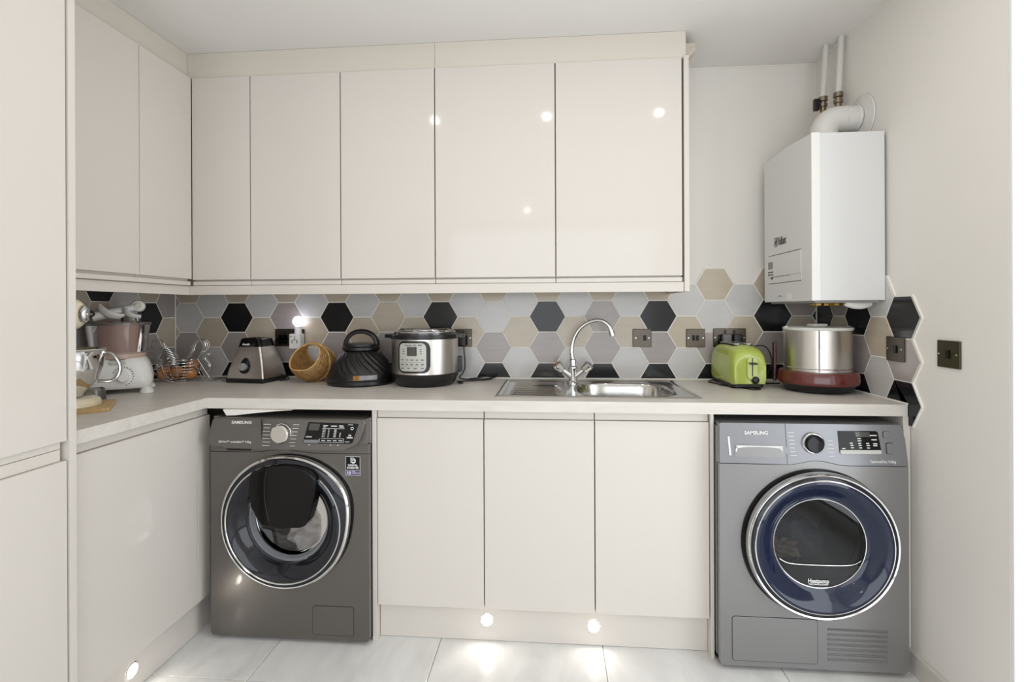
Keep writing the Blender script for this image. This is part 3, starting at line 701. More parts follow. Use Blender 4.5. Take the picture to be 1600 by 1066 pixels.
for nm, P in (('power_button', rr(2.9885, 3.0105, .7920, .8150, .005, 3)), ('start_button', rr(2.9965, 3.0175, .7400, .7775, .005, 3))):
    g = dpr([(2.9995 + (p[0] - 2.9995) * 1.0, p[1]) for p in P], .0004, M_gap, nm)
    cx = sum(p[0] for p in P) / len(P); cz = sum(p[1] for p in P) / len(P)
    dpr([(cx + (p[0] - cx) * .88, cz + (p[1] - cz) * .92) for p in P], .0022, M_inox2, 'button_cap', g)
text('brand_lettering', 'SAMSUNG', .0165, (2.5435, dyy(.80) - .0012, .7985), XP, NY, M_print, td, bold=.0005, sx=1.02)
text('model_lettering', 'OptimalDry 9.0kg', .0125, (2.9430, dyy(.715) - .0008, .7115), XP, NY, M_print, td, bold=.0001, sx=.9)
# lower panels
obj('filter_flap_gap', prism(rr(2.4985, 2.7765, .0335, .1845, .010, 4), YD - .0006, YD + .002, 'xz'), M_gap, td, smooth=False)
obj('filter_flap', prism(rr(2.5000, 2.7750, .0350, .1830, .009, 4), YD - .0022, YD + .002, 'xz', .0008, 1, True), M_inoxd, td)
for k in range(7):
    z = .152 - k * .0165
    b = prism([(YD - .0004, z + .0035), (YD - .004, z + .0015), (YD - .0004, z - .0045)], 2.8085, 2.9975, 'yz'); obj('louvre', b, M_inoxd, td, smooth=False)
for x in (X0 + .06, X1 - .06):
    for y in (-.59, -.08): obj('foot', lathe([(0, 0), (.02, 0), (.02, .012), (.012, .018), (0, .018)], 16, (x, y, .0)), M_rubber, td)
# door
C = (dc[0], 0, dc[1])
obj('door_recess', lathe([(.247, YD - .0008), (.247, YD - .002), (.20, YD - .002), (.20, YD - .0008)], 96, (dc[0] - .004, 0, dc[1]), 'y', close=True), M_blackg, td)
door = obj('door', lathe([(.238, YD - .004), (.2425, YD - .016), (.2415, YD - .030), (.236, YD - .038), (.2315, YD - .036), (.229, YD - .02), (.229, YD - .004)], 96, C, 'y', close=True), M_chrome, td, label='chrome outer ring of the door')
obj('door_bezel', lathe([(.2325, YD - .034), (.229, YD - .038), (.221, YD - .040), (.219, YD - .012)], 96, C, 'y'), M_smoke, door)
obj('chrome_line', lathe([(.2205, YD - .040), (.2190, YD - .0425), (.2165, YD - .042), (.2165, YD - .039)], 96, C, 'y', close=True), M_chrome, door)
obj('blue_ring', lathe([(.2175, YD - .041), (.208, YD - .044), (.195, YD - .038), (.180, YD - .026), (.165, YD - .012), (.154, YD - .006), (.149, YD - .005)], 96, (C[0], 0, C[2]), 'y'), M_blue, door, label='deep blue smoked glass rim')
obj('porthole_line', lathe([(.1505, YD - .006), (.149, YD - .0085), (.147, YD - .008), (.147, YD - .005)], 96, C, 'y', close=True), M_chrome, door)
obj('porthole_glass', lathe([(.148, YD - .006), (.12, YD - .0065), (0, YD - .007)], 64, C, 'y'), M_port, door)
# inner cup of the door: bar and black lower segment
seg = [(dc[0] + .147 * math.cos(t), dc[1] + .147 * math.sin(t)) for t in [math.radians(208 + (332 - 208) * i / 32) for i in range(33)]]
obj('lower_cover', prism(seg, YD - .0045, YD + .002, 'xz'), M_blackg, door, smooth=False)
a, e = seg[0], seg[-1]
obj('chrome_bar', tube([(a[0], YD - .009, a[1] + .016), (a[0] + .035, YD - .0095, a[1] + .001), (dc[0], YD - .0095, a[1] - .002), (e[0] - .035, YD - .0095, e[1] + .001), (e[0], YD - .009, e[1] + .016)], .0016, 8), M_chrome, door)
text('door_lettering', 'Heatpump', .0185, (dc[0] - .005, YD - .0095, .3110), XP, NY, M_print, door, align='CENTER', bold=.0005, sx=.86)
text('door_lettering', 'TECHNOLOGY', .0068, (dc[0] - .005, YD - .0095, .3035), XP, NY, M_print, door, align='CENTER', bold=.0003, sx=1.35)
obj('drum', lathe([(.146, YD + .02), (.15, YD + .05), (.24, YD + .08), (.24, YD + .42), (0, YD + .43)], 64, C, 'y'), M_drum, td)
obj('drum_mouth', lathe([(.165, YD - .002), (.150, YD + .02), (.152, YD + .055)], 64, C, 'y'), M_black, td)
for a_ in (35, 155, 275):
    t_ = math.radians(a_); d = Vector((math.cos(t_), 0, math.sin(t_))); s = Vector((-d.z, 0, d.x)); c = Vector(C)
    b = bmesh.new(); rows = []
    for y in (YD + .09, YD + .40):
        o_ = c + Vector((0, y, 0)); rows.append([b.verts.new(o_ + d * .235 + s * .045), b.verts.new(o_ + d * .165 + s * .012), b.verts.new(o_ + d * .165 - s * .012), b.verts.new(o_ + d * .235 - s * .045)])
    for i in range(3): b.faces.new((rows[0][i], rows[0][i + 1], rows[1][i + 1], rows[1][i]))
    b.faces.new(rows[0]); b.faces.new(rows[1][::-1])
    obj('drum_paddle', b, M_drum, td, smooth=False)
lau = thing('laundry', 'dark clothes seen through the tumble dryer porthole', 'clothes', (2.75, YD + .2, .30))
obj('shirt', blob((2.735, YD + .16, .395), (.12, .09, .085), .4, 1.8, 4, 13), M_cloth2, lau)
obj('shirt', blob((2.68, YD + .09, .385), (.065, .05, .035), .5, 2.2, 4, 4), M_cloth3, lau)

# ------------------------------------------------------------------ sink and tap
sk = thing('sink', 'stainless steel inset sink with drainer on the left', 'sink', (2.06, -.29, HT))
SX0, SX1, SY0, SY1 = 1.680, 2.443, -.517, -.060
def sink_z(x, y):
    # distance inside the rim
    dx = min(x - SX0, SX1 - x); dy = min(y - SY0, SY1 - y); d = min(dx, dy)
    z = .0035 * min(1, max(0, d / .006)) ** .5
    if d > .014: z -= .0045 * min(1, (d - .014) / .006)
    # bowl
    bx, by, ax, ay = 2.190, -.290, .193, .178
    n = 3.4; q = (abs((x - bx) / ax) ** n + abs((y - by) / ay) ** n) ** (1 / n)
    if q < 1.08:
        e = min(1, max(0, (1.08 - q) / .10)); z -= .004 * e
    if q < 1:
        e = min(1, (1 - q) / .16); e = e * e * (3 - 2 * e); z -= .15 * e
    # drainer grooves
    if SX0 + .045 < x < 1.945 and SY0 + .045 < y < SY1 - .05:
        k = min(1, (x - SX0 - .045) / .02, (1.945 - x) / .04, (y - SY0 - .045) / .01, (SY1 - .05 - y) / .01)
        z += .0062 * k * (.5 - .5 * math.cos(2 * PI * (y - SY0) / .0445)) - .0015
    return HT + z + .0005
def sheet(x0, x1, nx, y0, y1, ny, f):
    b = bmesh.new(); g = [[b.verts.new((x0 + (x1 - x0) * i / nx, y0 + (y1 - y0) * j / ny, f(x0 + (x1 - x0) * i / nx, y0 + (y1 - y0) * j / ny))) for j in range(ny + 1)] for i in range(nx + 1)]
    for i in range(nx):
        for j in range(ny): b.faces.new((g[i][j], g[i + 1][j], g[i + 1][j + 1], g[i][j + 1]))
    return b
obj('drainer', sheet(SX0, 1.975, 74, SY0, SY1, 170, sink_z), M_sink, sk, angle=60)
obj('bowl', sheet(1.975, SX1, 150, SY0, SY1, 150, sink_z), M_sink, sk, angle=80)
obj('waste', lathe([(0, -.002), (.02, -.002), (.034, .001), (.038, 0)], 32, (2.19, -.29, HT - .1525)), M_chrome, sk)
tp = thing('tap', 'chrome swan-neck mixer tap with two angled lever heads behind the sink', 'tap', (1.988, -.135, HT))
tx, ty = 1.988, -.135
obj('body', lathe([(0, 0), (.026, 0), (.026, .006), (.019, .012), (.017, .05), (.020, .062), (.0195, .072), (.014, .078), (.013, .09), (.0155, .092), (.0155, .104), (.011, .108), (0, .108)], 32, (tx, ty, HT - .0005)), M_chrome, tp)
sp = [(1.988, 1.0), (1.9825, 1.035), (1.986, 1.07), (1.998, 1.105), (2.018, 1.137), (2.047, 1.161), (2.085, 1.1755), (2.118, 1.172), (2.142, 1.153), (2.152, 1.130)]
spout = obj('spout', tube([(x + 0, ty - .25 * (x - 1.988), z) for x, z in sp], .0092, 14), M_chrome, tp)
a = Vector((2.152, ty - .041, 1.133)); d = Vector((.25, -.06, -.96)).normalized()
obj('nozzle', tube([a, a + d * .026], .0125, 16, sm=False), M_chrome, spout)
for s, capc, l in ((-1, mat('red_cap', (170, 60, 50), .4), 'left lever head with red marker'), (1, mat('blue_cap', (70, 80, 110), .4), 'right lever head')):
    base = Vector((tx + s * .010, ty - .004, HT + .03)); d = Vector((s * .76, -.1, .62)).normalized()
    h = obj('valve', tube([base, base + d * .045], .0115, 16, sm=False), M_chrome, tp)
    u = d.orthogonal().normalized(); v = d.cross(u); c0 = base + d * .044
    secs = []
    for t_, r in ((0, .014), (.004, .0195), (.036, .023), (.041, .019)):
        secs.append([c0 + d * t_ + (u * math.cos(2 * PI * i / 24) + v * math.sin(2 * PI * i / 24)) * r * (1 + .05 * math.cos(6 * 2 * PI * i / 24)) for i in range(24)])
    g = obj('handle', loft(secs), M_chrome, tp)
    obj('handle_cap', tube([c0 + d * .0405, c0 + d * .044], .011, 16, sm=False), capc, g)

# ------------------------------------------------------------------ sockets and switches
def plate_thing(name, label, cat, x0, x1, z0, z1, wall='b', kind='switch'):
    """built on the back wall in xz; for the right wall u = -y"""
    if wall == 'b': P = lambda u, d, z: (u, -d, z); loc = ((x0 + x1) / 2, -.0085, (z0 + z1) / 2)
    else: P = lambda u, d, z: (W_ - d, -u, z); loc = (W_ - .0085, -(x0 + x1) / 2, (z0 + z1) / 2)
    d0 = .0088 if wall != 'p' else .0
    t = thing(name, label, cat, loc)
    def bb(u0, u1, a, b_, z0_, z1_, bev=0):
        q = box(u0, u1, a, b_, z0_, z1_, bev, 1)
        for v in q.verts: v.co = P(v.co.x, v.co.y, v.co.z)
        return q
    return t, bb, P
def put(bb, base, t, x0, x1, z0, z1):
    return obj('face_plate', bb(x0, x1, base, base + .006, z0, z1, .0018), M_nickel, t)
def screws(P, base, t, xs, z):
    for x in xs:
        q = lathe([(0, base + .0072), (.003, base + .0068), (.003, base + .005)], 12, (0, 0, 0), 'y')
        for v in q.verts: v.co = P(v.co.x + x, v.co.y, v.co.z + z)
        obj('screw', q, M_chrome, t)
B0 = .0088
def socket_double(label, x0, x1, z0, z1):
    t, bb, P = plate_thing('double_socket', label, 'socket', x0, x1, z0, z1)
    put(bb, B0, t, x0, x1, z0, z1); zc = (z0 + z1) / 2; w = x1 - x0
    for s in (-1, 1):
        cx = (x0 + x1) / 2 + s * w * .22
        f = obj('socket_insert', bb(cx - .022, cx + .022, B0 + .0055, B0 + .0068, z0 + .012, z0 + .056, .0008), M_blackg, t)
        b = bb(cx - .002, cx + .002, B0 + .0062, B0 + .0071, z0 + .042, z0 + .050)
        merge(b, bb(cx - .013, cx - .007, B0 + .0062, B0 + .0071, z0 + .024, z0 + .028)); merge(b, bb(cx + .007, cx + .013, B0 + .0062, B0 + .0071, z0 + .024, z0 + .028))
        obj('pin_holes', b, M_gap, f)['kind'] = 'stuff'
        obj('rocker_switch', bb(cx - s * .012 - .005, cx - s * .012 + .005, B0 + .0055, B0 + .0095, z1 - .024, z1 - .008, .001), M_black, t)
    screws(P, B0, t, (x0 + .008, x1 - .008), zc)
    return t
socket_double('dark metal double socket holding the plug-in light bulb', .5327, .6838, 1.0495, 1.1347)
t, bb, P = plate_thing('single_socket', 'black nickel socket behind the pressure cooker plug', 'socket', 1.428, 1.5132, 1.0475, 1.133)
put(bb, B0, t, 1.428, 1.5132, 1.0475, 1.133); screws(P, B0, t, (1.436, 1.505), 1.09); obj('socket_insert', bb(1.449, 1.493, B0 + .0055, B0 + .0068, 1.057, 1.101, .0008), M_blackg, t); obj('rocker_switch', bb(1.466, 1.476, B0 + .0055, B0 + .0095, 1.109, 1.125, .001), M_black, t)
t, bb, P = plate_thing('fused_switch', 'square black nickel fused spur right of the tap', 'switch', 2.271, 2.356, 1.048, 1.1325)
put(bb, B0, t, 2.271, 2.356, 1.048, 1.1325); screws(P, B0, t, (2.285, 2.345), 1.090); obj('fuse_carrier', bb(2.298, 2.310, B0 + .0055, B0 + .0074, 1.078, 1.103, .0006), M_nickel, t); obj('rocker_switch', bb(2.319, 2.332, B0 + .0055, B0 + .0095, 1.078, 1.103, .001), M_blackg, t)
t, bb, P = plate_thing('double_switch', 'square black nickel two-gang switch left of the toaster', 'switch', 2.5143, 2.5995, 1.047, 1.132)
put(bb, B0, t, 2.5143, 2.5995, 1.047, 1.132); screws(P, B0, t, (2.524, 2.590), 1.090)
for x in (2.541, 2.558): obj('rocker_switch', bb(x, x + .012, B0 + .0055, B0 + .0095, 1.078, 1.103, .001), M_blackg, t)
socket_double('dark metal double socket behind the lime toaster', 2.6359, 2.7819, 1.0489, 1.1340)
def rsw(label, u0, u1, z0, z1, base, n, name):
    t, bb, P = plate_thing(name, label, 'switch', u0, u1, z0, z1, 'r')
    put(bb, base, t, u0, u1, z0, z1); c = (u0 + u1) / 2; zc = (z0 + z1) / 2
    screws(P, base, t, (u0 + .009, u1 - .012), zc)
    if n == 2: obj('fuse_carrier', bb(c - .018, c - .008, base + .0055, base + .0074, zc - .012, zc + .012, .0006), M_nickel, t)
    q = bb(c + (0 if n == 2 else -.006), c + (.012 if n == 2 else .006), base + .0050, base + .0105, zc - .013, zc + .013, .001)
    obj('rocker_switch', q, M_blackg, t)
rsw('black nickel switch on the tiles of the right wall', .4970, .5888, 1.038, 1.123, B0, 2, 'fused_switch')
rsw('black nickel light switch alone on the bare right wall', .7258, .8155, 1.040, 1.1235, .0002, 1, 'light_switch')

# ------------------------------------------------------------------ plug-in bulb and adaptor
ad = thing('plug_adaptor', 'white travel adaptor plugged into the left double socket', 'adaptor', (.662, -.035, 1.085))
ax0, ax1 = .629, .686; ay = -.062
obj('body', box(.630, .686, ay, -.017, 1.040, 1.112, .004, 2), M_white, ad)
b = box(.657, .660, ay - .0006, ay + .001, 1.090, 1.101)
for (x, z) in ((.6455, 1.078), (.6705, 1.078), (.6455, 1.070), (.6705, 1.070), (.658, 1.085), (.640, 1.100)): merge(b, lathe([(0, ay - .0006), (.0032, ay - .0006), (.0032, ay + .001)], 10, (x, 0, z), 'y'))
for s in (-1, 1): tube([(.658 + s * .005, ay - .0003, 1.085), (.658 + s * .0115, ay - .0003, 1.080)], .0011, 6, sm=False, bm=b)
obj('pin_holes', b, M_gap, ad)['kind'] = 'stuff'
obj('bulb_holder', lathe([(0, 1.112), (.017, 1.112), (.0165, 1.128), (.0175, 1.145), (.016, 1.149), (0, 1.149)], 24, (.665, -.040, 0)), M_white, ad)
bu = thing('light_bulb', 'lit white globe bulb standing on the plug adaptor', 'bulb', (.665, -.040, 1.149))
obj('globe', lathe([(.013, 1.149), (.018, 1.154), (.0235, 1.162), (.0255, 1.172), (.0235, 1.183), (.017, 1.192), (.009, 1.1965), (0, 1.198)], 32, (.665, -.040, 0)), M_bulb, bu)
pl = bpy.data.lights.new('bulb_glow', 'POINT'); pl.energy = .05; pl.shadow_soft_size = .026; pl.color = (.86, .84, 1); po = bpy.data.objects.new('bulb_glow', pl); po.location = (.665, -.068, 1.174); COL.objects.link(po)

# ------------------------------------------------------------------ blender base
def rsq(hx, hy, r, z, n=5, cx=0, cy=0): return [(x + cx, y + cy, z) for x, y in rr(-hx, hx, -hy, hy, r, n)]
bl_ = thing('blender_base', 'brushed steel pyramid blender base with black top and round dial', 'blender', (.516, -.140, HT), math.radians(-7))
hx, hy = .096, .083
obj('foot_rim', loft([rsq(hx, hy, .006, 0), rsq(hx + .002, hy + .002, .006, .004), rsq(hx + .002, hy + .002, .006, .020), rsq(hx, hy, .006, .021)]), M_black, bl_, world=False)
obj('steel_body', loft([rsq(hx, hy, .006, .021), rsq(.0945, .082, .007, .030), rsq(.0890, .077, .008, .06), rsq(.0750, .066, .010, .11), rsq(.0620, .056, .012, .152), rsq(.0585, .053, .012, .163)]), M_satin, bl_, world=False)
top = obj('black_collar', loft([rsq(.0595, .054, .012, .163), rsq(.0590, .0535, .013, .168), rsq(.0530, .049, .015, .195), rsq(.0500, .046, .016, .200), rsq(.040, .038, .016, .202), rsq(.038, .036, .016, .199)]), M_blackg, bl_, world=False)
def byy(z): return -(.085 + (z - .021) * (.053 - .085) / (.163 - .021))
nrm = Vector((0, -1, .22)).normalized()
pear = [(.0 + .028 * math.sin(t) * (1 if math.cos(t) < 0 else (1 - .35 * math.cos(t))), -.003 + .031 * -math.cos(t) * -1 if False else .031 * math.cos(t) * (1 if math.cos(t) < 0 else 1.30)) for t in [2 * PI * i / 40 for i in range(40)]]
b = bmesh.new(); zc = .073
def onface(u, w, d):   # point on the sloping steel front
    z = zc + w; return Vector((u - .004, byy(z), z)) + nrm * d
f0 = [b.verts.new(onface(p[0], p[1], .0045)) for p in pear]; f1 = [b.verts.new(onface(p[0], p[1], -.004)) for p in pear]
b.faces.new(f0)
for i in range(40): b.faces.new((f0[i - 1], f0[i], f1[i], f1[i - 1]))
obj('dial_surround', b, M_blackg, bl_, world=False, smooth=False)
c = onface(0, -.002, .004); kn = obj('dial_knob', tube([c, c + nrm * .014], .0175, 28, sm=False), mat('silver_dial', (190, 190, 194), .3, metal=.7), bl_, world=False)
a = c + nrm * .0145; up = Vector((.25, 0, 1)).normalized(); obj('dial_grip', tube([a - up * .017, a + up * .017], .003, 8, sm=False), M_chrome, kn, world=False)
text('brand_lettering', 'Breville', .0125, (-.032, -.0570, .170), XP, (0, -1, .22), M_print, top, world=False, bold=.0004, shear=.3)
text('model_lettering', 'BLENDER', .0075, (-.026, byy(.140) - .0008, .137), XP, (0, -1, .22), M_printd, bl_, world=False)
obj('cable', tube([(.09, .03, .03), (.112, .05, .02), (.125, .06, .006), (.135, .03, .004), (.12, .0, .004)], .003, 8), M_black, bl_, world=False)

# ------------------------------------------------------------------ wicker basket
bk = thing('wicker_basket', 'small round woven basket between the blender base and air fryer lid', 'basket', (.792, -.145, HT))
RX, RY, RZ = .094, .100, .086
def hull(ph, be, k=1.0):
    return Vector((RX * math.cos(ph) * math.cos(be) ** .8, RY * math.sin(be), RZ * math.sin(ph) * math.cos(be) ** .8)) * k + Vector((0, 0, .089))
def bmax(ph):
    s_ = (math.sin(ph) + 1) / 2          # 0 at the bottom, 1 at the top
    return math.radians(76 - 70 * s_ ** 1.15)
b = bmesh.new(); nu, nv = 240, 64; g = []
for i in range(nu):
    ph = 2 * PI * i / nu; B = bmax(ph); row = []
    for j in range(nv + 1):
        be = -B + 2 * B * j / nv
        row.append(b.verts.new(hull(ph, be, 1 + .014 * math.cos(PI * i / 2 + PI * (j // 4)) + .010 * math.cos(2 * PI * j / 8))))
    g.append(row)
for i in range(nu):
    for j in range(nv): b.faces.new((g[i][j], g[(i + 1) % nu][j], g[(i + 1) % nu][j + 1], g[i][j + 1]))
bmesh.ops.solidify(b, geom=b.faces[:], thickness=.003)
obj('woven_body', b, M_wick, bk, world=False, angle=80)
for sgn in (-1, 1):
    obj('rim', tube([hull(2 * PI * i / 40, sgn * bmax(2 * PI * i / 40), 1.0) for i in range(40)], .0036, 8, closed=True, k=2), M_wick, bk, world=False)
obj('handle', tube([hull(math.radians(55 + 70 * i / 8), 0, 1.02) for i in range(9)], .0062, 10), M_wick, bk, world=False)
obj('rib', tube([hull(2 * PI * i / 40, 0, 1.03) for i in range(40)], .0026, 8, closed=True, k=2), M_wick, bk, world=False)
bk.rotation_euler = (0, 0, math.radians(-16))


# ------------------------------------------------------------------ air fryer lid
af = thing('air_fryer_lid', 'black domed air fryer lid with arched handle beside the pressure cooker', 'kitchen appliance', (1.036, -.185, HT))
def swirl(t, r, h):
    if .048 < h < .150: k = math.sin(PI * (h - .048) / .102); return r + .0035 * k * math.sin(26 * (t + (h - .05) * 7))
    return r
pr = [(.142, 0), (.146, .003), (.146, .014), (.143, .018), (.1435, .024), (.1465, .027)] + [(.1465 - .07 * (i / 22) ** 1.45, .030 + .118 * i / 22) for i in range(23)]
prof = []
for i in range(30):
    s = i / 29; h = .028 + .125 * s
    r = .1465 * (1 - .0 * s) - .070 * s ** 1.25 - .0
    r = .147 - .076 * (s ** 1.5); prof.append((r, h))
obj('dome', lathe([(.142, 0), (.146, .003), (.147, .014), (.144, .017), (.144, .022), (.147, .026)] + prof, 156, (0, 0, 0), rf=swirl), M_black, af, world=False, angle=60)
obj('collar', lathe([(.076, .150), (.083, .152), (.0835, .163), (.081, .166), (.078, .168), (.079, .172), (.078, .177), (.060, .180), (0, .181)], 64), M_black, af, world=False)
obj('handle', tube([(-.074, 0, .168), (-.070, 0, .190), (-.055, 0, .213), (-.030, 0, .228), (0, 0, .233), (.030, 0, .228), (.055, 0, .213), (.070, 0, .190), (.074, 0, .168)], .0095, 12, flat=1.3), M_black, af, world=False)
def curved_label(a0, a1, z0, z1, r, n=10):
    b = bmesh.new(); rows = [[b.verts.new((r * math.sin(a0 + (a1 - a0) * i / n), -r * math.cos(a0 + (a1 - a0) * i / n), z)) for z in (z0, z1)] for i in range(n + 1)]
    for i in range(n): b.faces.new((rows[i][0], rows[i + 1][0], rows[i + 1][1], rows[i][1]))
    bmesh.ops.solidify(b, geom=b.faces[:], thickness=.0004); return b
lb = obj('warning_label', curved_label(.14, .82, .030, .050, .1485), M_silver, af, world=False, label='silver warning label')
obj('label_symbol', curved_label(.14, .31, .030, .050, .1492), M_orange, lb, world=False, label='orange square')
a_ = .225; tri = tube([(.1497 * math.sin(a_ + d), -.1497 * math.cos(a_ + d), z) for d, z in ((-.045, .034), (.045, .034), (0, .046))], .0007, 5, closed=True, sm=False)
obj('label_triangle', tri, M_gap, lb, world=False)
b = bmesh.new()
for k in range(3): merge(b, curved_label(.36, .74 - .05 * k, .044 - k * .005, .0455 - k * .005, .1489))
obj('label_text', b, M_print, lb, world=False)['kind'] = 'stuff'

# ------------------------------------------------------------------ pressure cooker
ip = thing('pressure_cooker', 'open stainless electric multi-cooker with black rim and grey control panel', 'pressure cooker', (1.333, -.197, HT), math.radians(1))
R = .145
obj('base', lathe([(0, 0), (.118, 0), (.128, .006), (.138, .024), (.1465, .046), (.147, .055), (.143, .057)], 72), M_black, ip, world=False)
obj('steel_body', lathe([(.1455, .053), (.1455, .203), (.143, .205)], 96), M_satin, ip, world=False)
obj('rim', lathe([(.143, .203), (.150, .205), (.1515, .212), (.150, .222), (.140, .226), (.133, .226), (.131, .220), (.131, .214)], 72), M_black, ip, world=False)
obj('inner_pot', lathe([(.134, .2265), (.136, .234), (.130, .236), (.124, .232), (.120, .222), (.119, .10), (.10, .07), (0, .068)], 72), M_chrome, ip, world=False)
obj('steam_rack', tube([(.118 * math.cos(2 * PI * i / 24), .118 * math.sin(2 * PI * i / 24), .241 + .002 * math.sin(3 * 2 * PI * i / 24)) for i in range(24)], .0032, 8, closed=True), M_chrome, ip, world=False)
b = tube([(.121 * math.cos(2 * PI * i / 24), .121 * math.sin(2 * PI * i / 24), .2345) for i in range(24)], .002, 6, closed=True)
for i in range(12):
    t_ = 2 * PI * i / 12; tube([(.118 * math.cos(t_), .118 * math.sin(t_), .240), (.122 * math.cos(t_ + .06), .122 * math.sin(t_ + .06), .234)], .0015, 6, sm=False, bm=b)
obj('rack_wire', b, M_chrome, ip, world=False)
for s in (-1, 1):
    b = loft([[(s * x, y * k, z) for x, y, z in ((.142, -.045, .205), (.142, -.045, .221), (.142, .045, .221), (.142, .045, .205))] if i == 0 else
              [(s * (.142 + .033 * i / 3), y * (1 - .12 * i), z + zz) for y, z in ((-.045, .205), (-.045, .221), (.045, .221), (.045, .205))] for i, k, zz in ((0, 1, 0), (1, 1, .001), (2, 1, .001), (3, 1, .0))])
    bevel_all(b, .003, 2); obj('handle', b, M_black, ip, world=False)
pa0 = -.11
def cyl_rr(w, h, zc, r, R0, d=.0, n=6, yaw=pa0):
    P = rr(-w / 2, w / 2, -h / 2, h / 2, r, n)
    return [(R0 * math.sin(yaw + p[0] / R), -R0 * math.cos(yaw + p[0] / R), zc + p[1]) for p in P]
def cyl_panel(w, h, zc, r, R0, th, xo=0, bev=0):
    """slab following the cylinder, meshed as columns"""
    b = bmesh.new(); n = 28; rows = []
    for i in range(n + 1):
        u = -w / 2 + w * i / n; e = abs(u) - (w / 2 - r); hh = h / 2 - (r - math.sqrt(max(0, r * r - max(0, e) ** 2)) if e > 0 else 0)
        a = pa0 + (u + xo) / R; rows.append([b.verts.new((q * math.sin(a), -q * math.cos(a), zc + z)) for q, z in ((R0, -hh), (R0 + th, -hh), (R0 + th, hh), (R0, hh))])
    for i in range(n):
        for k in range(4): b.faces.new((rows[i][k], rows[i + 1][k], rows[i + 1][(k + 1) % 4], rows[i][(k + 1) % 4]))
    return b
pn = obj('control_panel', cyl_panel(.140, .134, .131, .030, .145, .007), M_black, ip, world=False)
obj('panel_face', cyl_panel(.115, .117, .131, .020, .1515, .0016, -.004), M_panel, pn, world=False)
obj('display', cyl_panel(.040, .038, .1555, .002, .1532, .0008, -.004), M_display, pn, world=False)
b = bmesh.new()
for zz, cols in ((.120, 5), (.101, 5), (.085, 4)):
    for k in range(cols):
        xo = -.004 + (-.042 + .084 * k / (cols - 1)); merge(b, cyl_panel(.010 if k % 2 else .012, .0035, zz, .0003, .1533, .0004, xo))
for xo in (-.040, .032):
    for zz in (.164, .155, .146): merge(b, cyl_panel(.007, .003, zz, .0003, .1533, .0004, xo))
for zz in (.1105, .0930): merge(b, cyl_panel(.095, .0006, zz, .0001, .1533, .0003, -.004))
obj('panel_marks', b, M_printd, pn, world=False)['kind'] = 'stuff'
a_ = pa0 - .004 / R
for i, ch in enumerate('Instant Pot DUO'):
    if ch == ' ': continue
    a = pa0 + (-.031 + i * .0047 - .004) / R
    text('brand_lettering', ch, .0085, (.1536 * math.sin(a), -.1536 * math.cos(a), .1790), (math.cos(a), math.sin(a), 0), (math.sin(a), -math.cos(a), 0), M_printd, pn, world=False, bold=.0002)
obj('condensation_cup', box(.135, .158, .02, .06, .05, .12, .004, 2), M_black, ip, world=False)
# plug and lead
pg = thing('power_plug', 'black plug of the pressure cooker with its lead', 'plug', (1.45, -.03, 1.085))
obj('plug_body', box(1.437, 1.487, -.052, -.0165, 1.052, 1.100, .006, 2), M_black, pg)
pth = [(1.480, -.045, 1.055), (1.4815, -.047, 1.03), (1.485, -.05, .99), (1.4845, -.05, .95), (1.474, -.06, .923), (1.462, -.07, .908), (1.50, -.08, .9015), (1.56, -.07, .9015), (1.615, -.05, .902), (1.58, -.10, .9015), (1.52, -.13, .9015), (1.475, -.15, .9015), (1.50, -.19, .9015), (1.487, -.2, .9015), (1.472, -.17, .905)]
obj('lead', tube(pth, .0032, 8), M_black, pg)
obj('lead', tube([(1.51, -.075, .9035), (1.56, -.035, .905), (1.60, -.022, .912), (1.628, -.02, .918), (1.63, -.03, .906), (1.60, -.045, .9025)], .0026, 8), M_black, pg)

# ------------------------------------------------------------------ toaster
ts = thing('toaster', 'lime green two-slice toaster on the right-hand worktop', 'toaster', (2.692, -.150, HT), math.radians(2))
def tsec(y, k=1.0, zt=.168, w=.070, z0=.018, tilt=0):
    # cross-section in xz at depth y: flat bottom, bulging sides, rounded shoulders
    P = [(-w * .93, z0), (-w * 1.0, z0 + .02), (-w * 1.0, z0 + .075), (-w * .97, zt - .045), (-w * .86, zt - .020), (-w * .66, zt - .006), (-w * .35, zt), (w * .35, zt), (w * .66, zt - .006), (w * .86, zt - .020), (w * .97, zt - .045), (w, z0 + .075), (w, z0 + .02), (w * .93, z0)]
    return [(x * k, y - tilt * (zt - z) , z) for x, z in P]
secs = []
for y, k, zt in ((-.134, .62, .118), (-.139, .80, .128), (-.138, .90, .142), (-.130, .96, .154), (-.112, 1.0, .166), (-.075, 1.0, .175), (0, 1.0, .178), (.075, 1.0, .176), (.105, 1.0, .170), (.122, .97, .158), (.131, .90, .140), (.134, .78, .12)):
    lo_ = .018 + (.004 if k < .95 else 0)
    secs.append(tsec(y, k, zt, .070, lo_))
tb = loft(secs)
obj('shell', tb, M_lime, ts, world=False, angle=50)
obj('base', loft([rsq(.062, .118, .02, .004), rsq(.066, .124, .02, .008), rsq(.066, .124, .02, .020)]), M_black, ts, world=False)
for x in (-.05, .05):
    for y in (-.09, .09): obj('foot', lathe([(0, 0), (.010, 0), (.012, .006), (0, .006)], 12, (x, y, 0)), M_rubber, ts, world=False)
